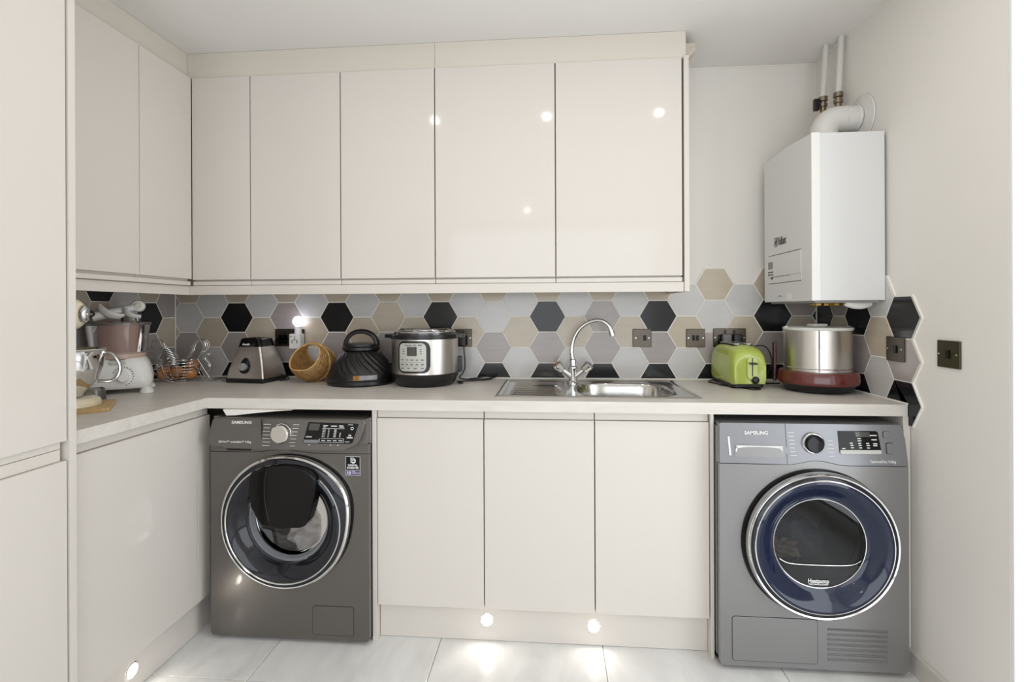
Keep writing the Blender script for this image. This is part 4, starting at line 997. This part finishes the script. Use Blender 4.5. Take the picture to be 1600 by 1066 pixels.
for x in (-.025, .025):
    P = [(px_, py_, .1785) for px_, py_ in rr(x - .016, x + .016, -.070, .085, .012, 5)]
    f = obj('bread_slot', loft([[(a, c, .172) for a, c, _ in P], [(a, c, .1795) for a, c, _ in P]]), M_gap, ts, world=False)
    P2 = rr(x - .0175, x + .0175, -.0715, .0865, .013, 6)
    obj('slot_trim', tube([(a, c, .179) for a, c in P2], .0012, 6, closed=True, sm=False), M_chrome, f, world=False)
    b = bmesh.new()
    for k in range(7): tube([(x - .014, -.06 + k * .022, .1797), (x + .014, -.06 + k * .022, .1797)], .0008, 5, sm=False, bm=b)
    obj('slot_wire', b, M_chrome, f, world=False)
# front details (end face at y ~ -.139)
b = lathe([(0, -.003), (.026, -.002), (.030, .002)], 32, (0, 0, 0), 'y')
for v in b.verts: v.co = Vector((v.co.x, -.1275 + v.co.y + (v.co.z * .5) * .55, .147 + v.co.z * .40))
obj('control_oval', b, M_black, ts, world=False)
sl = obj('lever_slot', box(.006, .0095, -.1415, -.135, .052, .128, .0005, 1), M_gap, ts, world=False)
b = prism(rr(-.012, .028, .040, .132, .014, 5), -.1402, -.134, 'xz', .0015, 1, True); obj('lever_recess', b, M_lime, ts, world=False)
obj('lever', box(-.006, .022, -.160, -.140, .102, .109, .003, 2), M_black, ts, world=False)
b = lathe([(.0155, 0), (.0155, -.003), (.0125, -.006), (.011, -.011), (.008, -.013), (0, -.013)], 28, (.020, -.1375, .037), 'y'); obj('browning_dial', b, M_black, ts, world=False)
obj('lead', tube([(-.06, .10, .008), (-.10, .06, .004), (-.085, .0, .004), (-.075, -.05, .004), (-.02, -.12, .004), (.0, -.165, .004), (.03, -.16, .004), (.02, -.13, .004)], .003, 8), M_black, ts, world=False)
# plugs behind the toaster
for x, l in ((2.690, 'grey plug in the socket behind the toaster, left of the two'), (2.738, 'black plug in the socket behind the toaster, right of the two')):
    q = thing('power_plug', l, 'plug', (x, -.03, 1.08))
    obj('plug_body', box(x - .019, x + .019, -.045, -.0165, 1.058, 1.108, .005, 2), M_black if x > 2.7 else mat('grey_plug', (120, 118, 116), .4), q)
    obj('lead', tube([(x, -.035, 1.06), (x + .01, -.035, 1.02), (x + .03, -.03, .96), (x + .05, -.035, .91)], .003, 8), M_black, q)

# ------------------------------------------------------------------ wet grinder
wg = thing('wet_grinder', 'steel drum wet grinder on a burgundy base in the right corner', 'grinder', (2.9525, -.298, HT))
obj('underbase', lathe([(0, 0), (.10, 0), (.118, .006), (.124, .020), (.132, .028), (.135, .032)], 64), M_black, wg, world=False)
def facet(t, r, h): return r * (1 - .018 * (1 - abs(math.cos(4 * t))))
obj('burgundy_base', lathe([(.133, .030), (.143, .034), (.146, .046), (.142, .074), (.136, .081), (.125, .081), (.10, .079), (0, .079)], 72, rf=facet), M_burg, wg, world=False)
dr = obj('steel_drum', lathe([(.118, .080), (.119, .084), (.1195, .2450), (.1195, .2475)], 96), M_satin, wg, world=False)
obj('drum_seam', box(-.050, -.046, -.1125, -.107, .085, .245), M_chrome, dr, world=False)
obj('drum_band', lathe([(.1195, .093), (.1208, .095), (.1195, .097)], 96), M_chrome, dr, world=False)
ld = obj('clear_lid', lathe([(.1215, .242), (.1235, .246), (.124, .252), (.117, .255), (.05, .258), (0, .259)], 64), mat('pale_clear_plastic_lid', (214, 214, 208), .15), wg, world=False)
for s in (-1, 1): obj('lid_lug', box(s * .119 - .006, s * .119 + .006, -.008, .008, .246, .257, .002, 1), M_white, ld, world=False)
obj('lid_grip', prism(rr(-.028, .028, -.03, .03, .008, 4), .2585, .266, 'xy', .002, 1), M_white, ld, world=False)
obj('side_post', box(-.146, -.134, .05, .07, .03, .19, .004, 2), mat('dark_maroon', (60, 26, 22), .3), wg, world=False, label='dark burgundy upright arm')
obj('lead', tube([(-.10, .10, .012), (-.15, .14, .006), (-.17, .11, .008), (-.135, .10, .10), (-.14, .16, .165), (-.22, .19, .150), (-.27, .19, .11)], .003, 8), M_black, wg, world=False)

# ------------------------------------------------------------------ wire hen basket with eggs
hn = thing('wire_hen_basket', 'chrome wire hen-shaped egg basket in the corner', 'basket', (.150, -.165, HT), math.radians(14))
hn.scale = (1.22, 1.15, 1.16)
WR = .0012
def ell(a, z): return .068 * math.cos(a), .05 * math.sin(a), z
b = bmesh.new()
for k in range(8):     # horizontal hoops of the bowl
    z = .004 + .012 * k; s = [.45, .68, .83, .93, .98, 1, .98, .93][k]
    tube([(s * .078 * math.cos(t), s * .056 * math.sin(t), z) for t in [2 * PI * i / 20 for i in range(20)]], WR, 6, closed=True, k=2, bm=b)
obj('bowl_hoop', b, M_chrome, hn, world=False)
b = bmesh.new()
for k in range(9):     # uprights
    t = PI * k / 9
    tube([(.078 * math.cos(t) * math.cos(q) , .056 * math.sin(t) * math.cos(q), .068 + .064 * math.sin(q)) for q in [-PI + PI * i / 10 for i in range(11)]], WR, 6, k=2, bm=b)
obj('bowl_rib', b, M_chrome, hn, world=False)
b = bmesh.new()
for k in range(12):    # ribbed breast and neck rising to the left
    u = k / 11; cx = -.045 - .012 * u + .035 * u * (1 - u); z = .06 + .075 * u; r = .045 * (1 - .62 * u)
    tube([(cx + r * 1.1 * math.cos(t), r * .8 * math.sin(t), z + .35 * r * math.cos(t)) for t in [2 * PI * i / 14 for i in range(14)]], WR, 6, closed=True, k=2, bm=b)
obj('neck_hoop', b, M_chrome, hn, world=False)
b = tube([(-.098, 0, .055), (-.11, 0, .085), (-.088, 0, .10), (-.105, 0, .118), (-.093, 0, .123), (-.10, 0, .150), (-.088, 0, .165), (-.076, 0, .158), (-.068, 0, .168), (-.055, 0, .155), (-.045, 0, .135), (-.02, 0, .115), (.0, 0, .098)], WR * 1.4, 8)
tube([(-.09, 0, .140), (-.115, 0, .132), (-.09, 0, .126)], WR * 1.3, 8, bm=b); tube([(-.098, 0, .055), (-.083, 0, .03), (-.05, 0, .006)], WR * 1.3, 8, bm=b)
obj('head_outline', b, M_chrome, hn, world=False)
b = bmesh.new()
for dy in (-.014, 0, .014):
    tube([(.03, dy, .092), (.045, dy, .118), (.052, dy * 1.2, .145), (.072, dy * 1.3, .168), (.094, dy * 1.3, .160), (.100, dy * 1.3, .138), (.088, dy, .118), (.104, dy, .105), (.092, dy, .09), (.11, dy, .06), (.104, dy, .03)], WR * 1.3, 8, bm=b)
obj('tail_loop', b, M_chrome, hn, world=False)
b = tube([(.02, -.035, .09), (.055, -.045, .088), (.080, -.05, .06), (.10, -.052, .02), (.112, -.045, .006), (.118, -.03, .012), (.098, -.03, .05), (.075, -.028, .09)], WR * 1.6, 8)
tube([(-.07, -.03, .09), (-.055, -.05, .05), (-.03, -.055, .015), (.0, -.05, .003)], WR * 1.4, 8, bm=b)
obj('wing_loop', b, M_chrome, hn, world=False)
hm = Matrix.Translation((.150, -.165, HT)) @ Matrix.Rotation(math.radians(14), 4, 'Z') @ Matrix.Diagonal((1.22, 1.15, 1.16, 1))
for i, (x, y, z, r, l) in enumerate(((-.050, -.018, .036, 20, 'brown egg at the left end of the wire hen basket'), (-.006, -.012, .040, 75, 'pale brown egg, largest in the middle of the hen basket'),
                                 (.042, -.014, .030, 80, 'brown egg at the front right of the hen basket'), (.040, .012, .062, 70, 'brown egg lying on top at the right of the hen basket'), (-.020, .024, .022, 60, 'brown egg at the bottom back of the hen basket'))):
    eb = lathe([(0, -.029)] + [(.0215 * math.sin(q) * (1 - .10 * math.cos(q)), -.029 * math.cos(q)) for q in [PI * k / 14 for k in range(1, 14)]] + [(0, .029)], 24)
    eb.transform(Matrix.Rotation(math.radians(r), 4, 'Y'))
    o = obj('egg', eb, M_egg, world=False); o.location = hm @ Vector((x, y, z)); o.scale = (1.15,) * 3; tag(o, l, 'egg', 'eggs in the wire hen basket')
# wire trivet lying on the worktop
b = tube([(.052 * math.cos(t), .042 * math.sin(t), .004) for t in [2 * PI * i / 20 for i in range(20)]], .0018, 6, closed=True, k=2)
tube([(.03 * math.cos(t), .024 * math.sin(t), .006) for t in [2 * PI * i / 16 for i in range(16)]], .0015, 6, closed=True, k=2, bm=b)
for k in range(7): t = PI * k / 7; tube([(.056 * math.cos(t), .045 * math.sin(t), .003), (0, 0, .009), (-.056 * math.cos(t), -.045 * math.sin(t), .003)], .0013, 6, k=3, bm=b)
o = obj('wire_trivet', b, M_chrome, world=False); o.location = (.325, -.145, HT); tag(o, 'flat silver wire trivet lying between hen basket and blender base', 'trivet')
b = tube([(.0, .0, .003), (.03, .03, .004), (.07, .035, .005), (.10, .05, .03), (.12, .06, .05)], .0025, 6)
o = obj('black_lead', b, M_black, world=False); o.location = (.27, -.10, HT); tag(o, 'black electric lead running behind the blender base', 'cable')

# ------------------------------------------------------------------ food processor
fp_ = thing('food_processor', 'white food processor with smoky bowl beside the stand mixer', 'food processor', (.128, -.475, HT), math.radians(38))
fp_.scale = (1.10, 1.10, 1.22)
def fsec(hx, hy, z, r, sl=0): return [(x, y, z + sl * (-y)) for x, y in rr(-hx, hx, -hy, hy, r, 7)]
obj('base', loft([fsec(.096, .088, .016, .03), fsec(.104, .096, .024, .035), fsec(.106, .098, .045, .038), fsec(.101, .093, .075, .042), fsec(.092, .084, .100, .045), fsec(.084, .076, .112, .05), fsec(.080, .072, .115, .05)]), M_white, fp_, world=False, angle=50)
for x in (-.088, .088):
    for y in (-.080, .080):
        s = lathe([(.022, 0), (.021, .008), (.014, .017), (0, .022)], 20, (x, y, 0)); obj('foot', s, M_white, fp_, world=False)
obj('bowl_seat', lathe([(.082, .112), (.084, .118), (.083, .128), (.078, .130)], 48), mat('smoky_pink_plastic', (190, 164, 150), .35), fp_, world=False)
bw = obj('bowl', lathe([(.078, .128), (.085, .134), (.094, .20), (.097, .226), (.0985, .228)], 64), M_mauveglass, fp_, world=False)
obj('bowl_inner', lathe([(.083, .136), (.0915, .20), (.0945, .226)], 64), M_mauveglass, bw, world=False)
obj('lid', lathe([(.099, .222), (.1005, .228), (.099, .233), (.060, .236), (.03, .237)], 64), M_clear, bw, world=False)
obj('feed_tube', lathe([(.032, .236), (.032, .262), (.030, .262), (.030, .236)], 32, (.035, .045, 0), close=True), M_clear, bw, world=False)
b = tube([(.098, 0, .215), (.125, 0, .21), (.130, 0, .17), (.118, 0, .135), (.095, 0, .132)], .009, 10, flat=1.4); b.transform(Matrix.Rotation(math.radians(115), 4, 'Z')); obj('bowl_handle', b, M_mauveglass, fp_, world=False)
kc = (.020, -.093, .058)
kn = obj('speed_knob', lathe([(.023, .004), (.023, -.006), (.019, -.008), (.016, -.022), (.0, -.023)], 32, kc, 'y'), M_white, fp_, world=False)
b = bmesh.new()
for k in range(14):
    t = math.radians(150 - k * 17); box(kc[0] + .030 * math.cos(t) - .0014, kc[0] + .030 * math.cos(t) + .0014, -.0985, -.094, kc[2] + .030 * math.sin(t) - .0014, kc[2] + .030 * math.sin(t) + .0014, bm=b)
obj('dial_marks', b, M_printd, fp_, world=False)['kind'] = 'stuff'
obj('pulse_bar', box(-.018, .028, -.0965, -.086, .098, .105, .003, 2), mat('pale_grey_plastic', (200, 198, 192), .4), fp_, world=False)
text('model_lettering', 'food processor', .0075, (-.020, -.0900, .110), XP, (0, -1, .3), M_printd, fp_, world=False)
# attachments on the lid
b = tube([(-.075, -.02, .248), (-.03, -.01, .262), (.02, .0, .276), (.055, .005, .288)], lambda t: .017 - .003 * t, 14)
at = thing('blade_attachment', 'white plastic blade attachment lying on the food processor lid', 'attachment', (.128, -.475, HT + .291), math.radians(38))
at.scale = (1.1, 1.1, 1.1)
def loc_at(bm_): 
    for v in bm_.verts: v.co.z -= .237
    return bm_
obj('spindle', loc_at(b), M_white, at, world=False)
b = lathe([(.010, -.012), (.020, -.010), (.023, 0), (.020, .012), (.010, .014)], 24, (.060, .006, .290), 'y'); obj('collar', loc_at(b), M_white, at, world=False)
b = tube([(.060, -.008, .290), (.060, -.012, .290)], .011, 16, sm=False); obj('cap', loc_at(b), mat('ivory_plastic', (216, 210, 196), .4), at, world=False)
b = tube([(-.052, -.03, .296), (-.045, -.035, .28), (-.028, -.04, .262), (-.002, -.038, .252), (.02, -.03, .256)], lambda t: .006 + .009 * math.sin(PI * t), 10, flat=.4); obj('blade_arm', loc_at(b), M_white, at, world=False)
b = tube([(.02, -.02, .280), (.03, -.035, .262), (.05, -.04, .252), (.07, -.04, .250)], lambda t: .014 * (1 - .5 * t), 10, flat=.5); obj('blade_arm', loc_at(b), M_white, at, world=False)

# ------------------------------------------------------------------ chopping board and stand mixer
cb = prism(rr(-.19, .125, -.105, .105, .008, 4), 0, .012, 'xy', .002, 1)
o = obj('chopping_board', cb, M_wood, world=False); o.location = (.292, -.860, HT); o.rotation_euler = (0, 0, math.radians(38)); tag(o, 'thin oak board under the cream stand mixer', 'board')
smx = thing('stand_mixer', 'cream stand mixer with polished steel bowl at the left edge', 'stand mixer', (.232, -.870, HT + .0125), math.radians(20))
smx.scale = (1, 1, 1.04)
# local +x points towards the bowl end
obj('base', loft([[(x * k + .0, y * k, z) for x, y in rr(-.165, .145, -.095, .095, .085, 8)] for k, z in ((1, 0), (1.0, .010), (.96, .020), (.86, .026))]), M_cream, smx, world=False, angle=50)
secs = []
for z, cx, hx, hy in ((.02, -.105, .048, .05), (.06, -.110, .040, .040), (.12, -.112, .038, .036), (.19, -.110, .042, .040), (.235, -.105, .050, .046)): secs.append([(x + cx, y, z) for x, y in rr(-hx, hx, -hy, hy, min(hx, hy) * .8, 7)])
obj('column', loft(secs), M_cream, smx, world=False, angle=50)
secs = []
for x, r, zc in ((-.175, .018, .285), (-.170, .040, .285), (-.14, .058, .283), (-.06, .064, .285), (.0, .062, .290), (.06, .056, .293), (.090, .046, .294), (.102, .034, .294)):
    secs.append([(x, r * .92 * math.cos(2 * PI * i / 28), zc + r * math.sin(2 * PI * i / 28)) for i in range(28)])
obj('motor_head', loft(secs), M_cream, smx, world=False, angle=60)
hb_ = obj('attachment_hub', lathe([(.028, .098), (.028, .112), (.023, .116), (.021, .121), (0, .122)], 32, (0, 0, .294), 'x'), M_chrome, smx, world=False)
obj('hub_bar', box(.117, .1245, -.018, .018, .291, .297, .001, 1), M_chrome, hb_, world=False)
b = tube([(.106, .028, .294), (.106, .050, .294)], .010, 14, sm=False); obj('hub_knob', b, M_blackg, hb_, world=False)
obj('trim_band', tube([(-.15, -.0565, .27), (.0, -.0600, .275), (.085, -.048, .282)], .004, 6), M_chrome, smx, world=False)
obj('planetary', lathe([(.030, .245), (.032, .238), (.022, .232), (.012, .228), (.012, .205), (.016, .205), (.016, .195), (0, .195)], 28, (.055, 0, 0)), M_chrome, smx, world=False)
obj('beater', tube([(.055, 0, .20), (.055, -.0, .17), (.055, -.045, .13), (.055, -.035, .08), (.055, 0, .055), (.055, .035, .08), (.055, .045, .13), (.055, 0, .17)], .005, 8), M_white, smx, world=False)
bwl = obj('bowl', lathe([(0, .030), (.045, .030), (.048, .040), (.066, .058), (.088, .088), (.100, .122), (.1045, .160), (.1055, .178), (.1075, .180), (.106, .1825), (.1035, .178), (.1015, .150), (.095, .115), (.08, .085), (.05, .060), (0, .055)], 64, (.055, 0, 0)), M_chrome, smx, world=False, angle=60)
# bowl handle, on the side facing the room
b = tube([(.055 + .100, -.004, .168), (.055 + .122, -.006, .160), (.055 + .142, -.008, .128), (.055 + .140, -.008, .092), (.055 + .118, -.006, .072), (.055 + .082, -.004, .074)], .0055, 10, flat=2.0)
b.transform(Matrix.Translation((.055, 0, 0)) @ Matrix.Rotation(math.radians(22), 4, 'Z') @ Matrix.Translation((-.055, 0, 0)))
obj('bowl_handle', b, M_chrome, bwl, world=False)
# clear pouring shield beside the mixer
b = lathe([(.050, .001), (.052, .004), (.048, .05), (.044, .062), (.042, .062), (.046, .05), (.049, .004)], 40, close=True)
o = obj('plastic_beaker', b, M_clear, world=False); o.location = (.225, -.690, HT); o.scale = (.75, .75, .75); tag(o, 'clear plastic cup between the mixer bowl and food processor', 'cup')

# ------------------------------------------------------------------ boiler, flue and pipes
bo = thing('boiler', 'white wall-hung combi boiler on the right wall', 'boiler', (3.09, -.28, 1.25))
BX, BY0, BY1, BZ0, BZ1, BXR = 2.8395, -.4875, -.0755, 1.2524, 1.8629, 3.0935
obj('back_frame', box(2.99, 3.1015, BY0 + .012, BY1 - .012, BZ0 + .012, BZ1 - .012), mat('grey_frame', (120, 120, 120), .5), bo)
cs = prism([(BY0, BZ0), (BY1, BZ0), (BY1, BZ1 + .004), (BY0 + .20, BZ1 + .010), (BY0, BZ1)], BX + .012, BXR, 'yz', .002, 2)
M_boil = mat('white_enamel_sheet', (218, 218, 217), .3, coat=.2)
obj('casing', cs, M_boil, bo)
fr = prism([(BY0 - .001, BZ0 - .001), (BY1 + .001, BZ0 - .001), (BY1 + .001, BZ1 + .004), (BY0 + .20, BZ1 + .011), (BY0 - .001, BZ1 + .001)], BX, BX + .0115, 'yz', .004, 3, True)
front = obj('front_cover', fr, M_boil, bo)
obj('flange_lip', box(BX - .0008, BX + .03, BY0 - .003, BY0 - .0005, BZ0, BZ1 + .001, .0008, 1), M_white, front)
b = bmesh.new()
for y0, y1, z0, z1 in ((-.4105, -.1201, 1.4493, 1.4514), (-.4105, -.1201, 1.3297, 1.3318), (-.319, -.1577, 1.3568, 1.3583), (-.1473, -.1234, 1.3531, 1.3542)): box(BX - .0012, BX + .002, y0, y1, z0, z1, bm=b)
obj('flap_groove', b, M_printd, front, smooth=False)
b = box(BX - .0008, BX + .002, -.4115, -.4085, 1.3344, 1.4499); box(BX - .0006, BX + .002, -.4147, -.1135, 1.5263, 1.5278, bm=b)
box(BX - .0012, BX + .002, -.3242, -.2877, 1.2574, 1.2834, bm=b)
obj('panel_ridge', b, M_white, front, smooth=False)
obj('flap_door', box(BX - .0014, BX + .002, -.4063, -.1265, 1.3614, 1.4483, .0006, 1), M_boil, front)
obj('display', box(BX - .0026, BX + .002, -.1645, -.1208, 1.3937, 1.4239, .0005, 1), mat('grey_display', (126, 126, 126), .3), front)
for r_ in range(2):
    for c_ in range(2):
        obj('button', box(BX - .003, BX + .002, -.1676 + c_ * .027, -.1458 + c_ * .027, 1.3776 - r_ * .0109, 1.3828 - r_ * .0109, .0008, 1), M_printd, front)
obj('button', box(BX - .003, BX + .002, -.1608, -.1504, 1.3484, 1.3599, .0008, 1), M_printd, front)
LX, LN = (0, -1, 0), (-1, 0, 0)
text('brand_lettering', 'Vaillant', .048, (BX - .0015, -.2128, 1.4884), LX, LN, M_printd, front, bold=.0003, sx=.52)
# emblem: rounded frame with a plain crouching-hare outline
b = bmesh.new()
for y0, y1, z0, z1 in ((-.2056, -.1816, 1.4842, 1.4868), (-.2056, -.1816, 1.5196, 1.5222), (-.2056, -.203, 1.4842, 1.5222), (-.1842, -.1816, 1.4842, 1.5222)): box(BX - .0012, BX + .001, y0, y1, z0, z1, bm=b)
tube([(BX - .001, -0.1865, 1.4913), (BX - .001, -0.1895, 1.5033), (BX - .001, -0.1945, 1.5073), (BX - .001, -0.1980, 1.5153), (BX - .001, -0.1965, 1.5053), (BX - .001, -0.1985, 1.4973), (BX - .001, -0.1955, 1.4913)], .0014, 6, bm=b)
obj('emblem', b, M_printd, front, smooth=False)
b = tube([(BX - .0008, -.215, 1.272), (BX - .0008, -.23, 1.278), (BX - .0008, -.246, 1.272)], .0009, 6)
obj('arrow_mark', b, M_printd, front)
b = bmesh.new()
obj('underside', box(BX + .02, BXR - .01, BY0 + .02, BY1 - .02, BZ0 - .008, BZ0 + .001), mat('grey_under', (150, 148, 144), .5), bo)
for i, (x, y) in enumerate(((2.90, -.40), (2.935, -.385), (2.965, -.40), (2.995, -.375), (2.95, -.28), (3.0, -.22))):
    obj('brass_fitting', lathe([(0, BZ0), (.013, BZ0), (.013, BZ0 - .008), (.017, BZ0 - .010), (.017, BZ0 - .018), (.010, BZ0 - .020), (0, BZ0 - .020)], 6, (x, y, 0)), M_brass, bo)
obj('condensate_trap', tube([(2.99, -.425, BZ0 - .004), (3.015, -.43, BZ0 - .014), (3.045, -.43, BZ0 - .016), (3.075, -.42, BZ0 - .008)], .016, 16), M_white, bo)
fu = thing('boiler_flue', 'white flue elbow turning from the boiler top into the right wall', 'flue pipe', (2.9625, -.33, BZ1))
FYc = -.330
pf = [(2.9625, FYc, BZ1 + .014), (2.9625, FYc, BZ1 + .036), (2.967, FYc, BZ1 + .066), (2.982, FYc, BZ1 + .090), (3.006, FYc, BZ1 + .102), (3.04, FYc, BZ1 + .104), (3.07, FYc, BZ1 + .104), (3.0875, FYc, BZ1 + .104)]
M_flue = mat('white_flue_plastic', (216, 214, 210), .35)
el = obj('elbow', tube(pf, .048, 32), M_flue, fu)
obj('seam_ring', lathe([(.0485, 3.075), (.0505, 3.078), (.0505, 3.084), (.0485, 3.087)], 40, (0, FYc, BZ1 + .104), 'x'), M_flue, fu)
obj('seam_ring', lathe([(.0485, 3.028), (.0498, 3.031), (.0485, 3.034)], 40, (0, FYc, BZ1 + .104), 'x'), M_flue, fu)
obj('wall_collar', lathe([(.046, 3.088), (.06, 3.090), (.088, 3.097), (.090, 3.101), (.046, 3.102)], 48, (0, FYc - .003, BZ1 + .102), 'x', close=True), M_flue, fu)
for p in ((3.045, FYc - .048, BZ1 + .112), (3.06, FYc - .048, BZ1 + .113)): obj('screw', blob(p, (.003, .002, .003), 0, 1, 2), M_chrome, fu)
obj('screw', blob((2.985, FYc - .048, BZ1 + .050), (.003, .002, .003), 0, 1, 2), M_chrome, fu)
obj('base_ring', lathe([(.052, BZ1 + .0125), (.054, BZ1 + .014), (.054, BZ1 + .018), (.050, BZ1 + .020)], 40, (2.9625, FYc, 0)), M_flue, fu)
def pipe(x, y, zb, label, lever):
    t = thing('water_pipe', label, 'pipe', (x, y, BZ1 + .013), 0, 'pipes above the boiler')
    obj('pipe', tube([(x, y, zb), (x + .008, y + .001, 2.23), (x + .014, y + .002, RH - .001)], .0115, 16), M_flue, t)
    obj('pipe', tube([(x, y, BZ1 + .013), (x, y, zb - .05)], .0095, 14, sm=False), M_brass, t, label='bare metal lower length')
    obj('valve', lathe([(0, zb - .058), (.0125, zb - .058), (.0125, zb - .042), (.017, zb - .040), (.017, zb - .026), (.012, zb - .024), (.012, zb - .018), (.018, zb - .016), (.018, zb + .002), (.013, zb + .004), (0, zb + .004)], 6 if False else 16, (x, y, 0)), mat('tarnished_nickel', (142, 132, 116), .3, metal=1), t)
    if lever: obj('lever', join(box(x - .040, x - .018, y - .012, y + .006, zb - .056, zb - .006, .004, 2), box(x - .026, x - .008, y - .006, y + .004, zb - .036, zb - .026)), M_black, t)
pipe(3.046, -.165, 2.118, 'white pipe nearer the corner above the boiler, with black valve lever', True)
pipe(3.070, -.235, 2.106, 'white pipe nearer the camera above the boiler, with nickel valve', False)
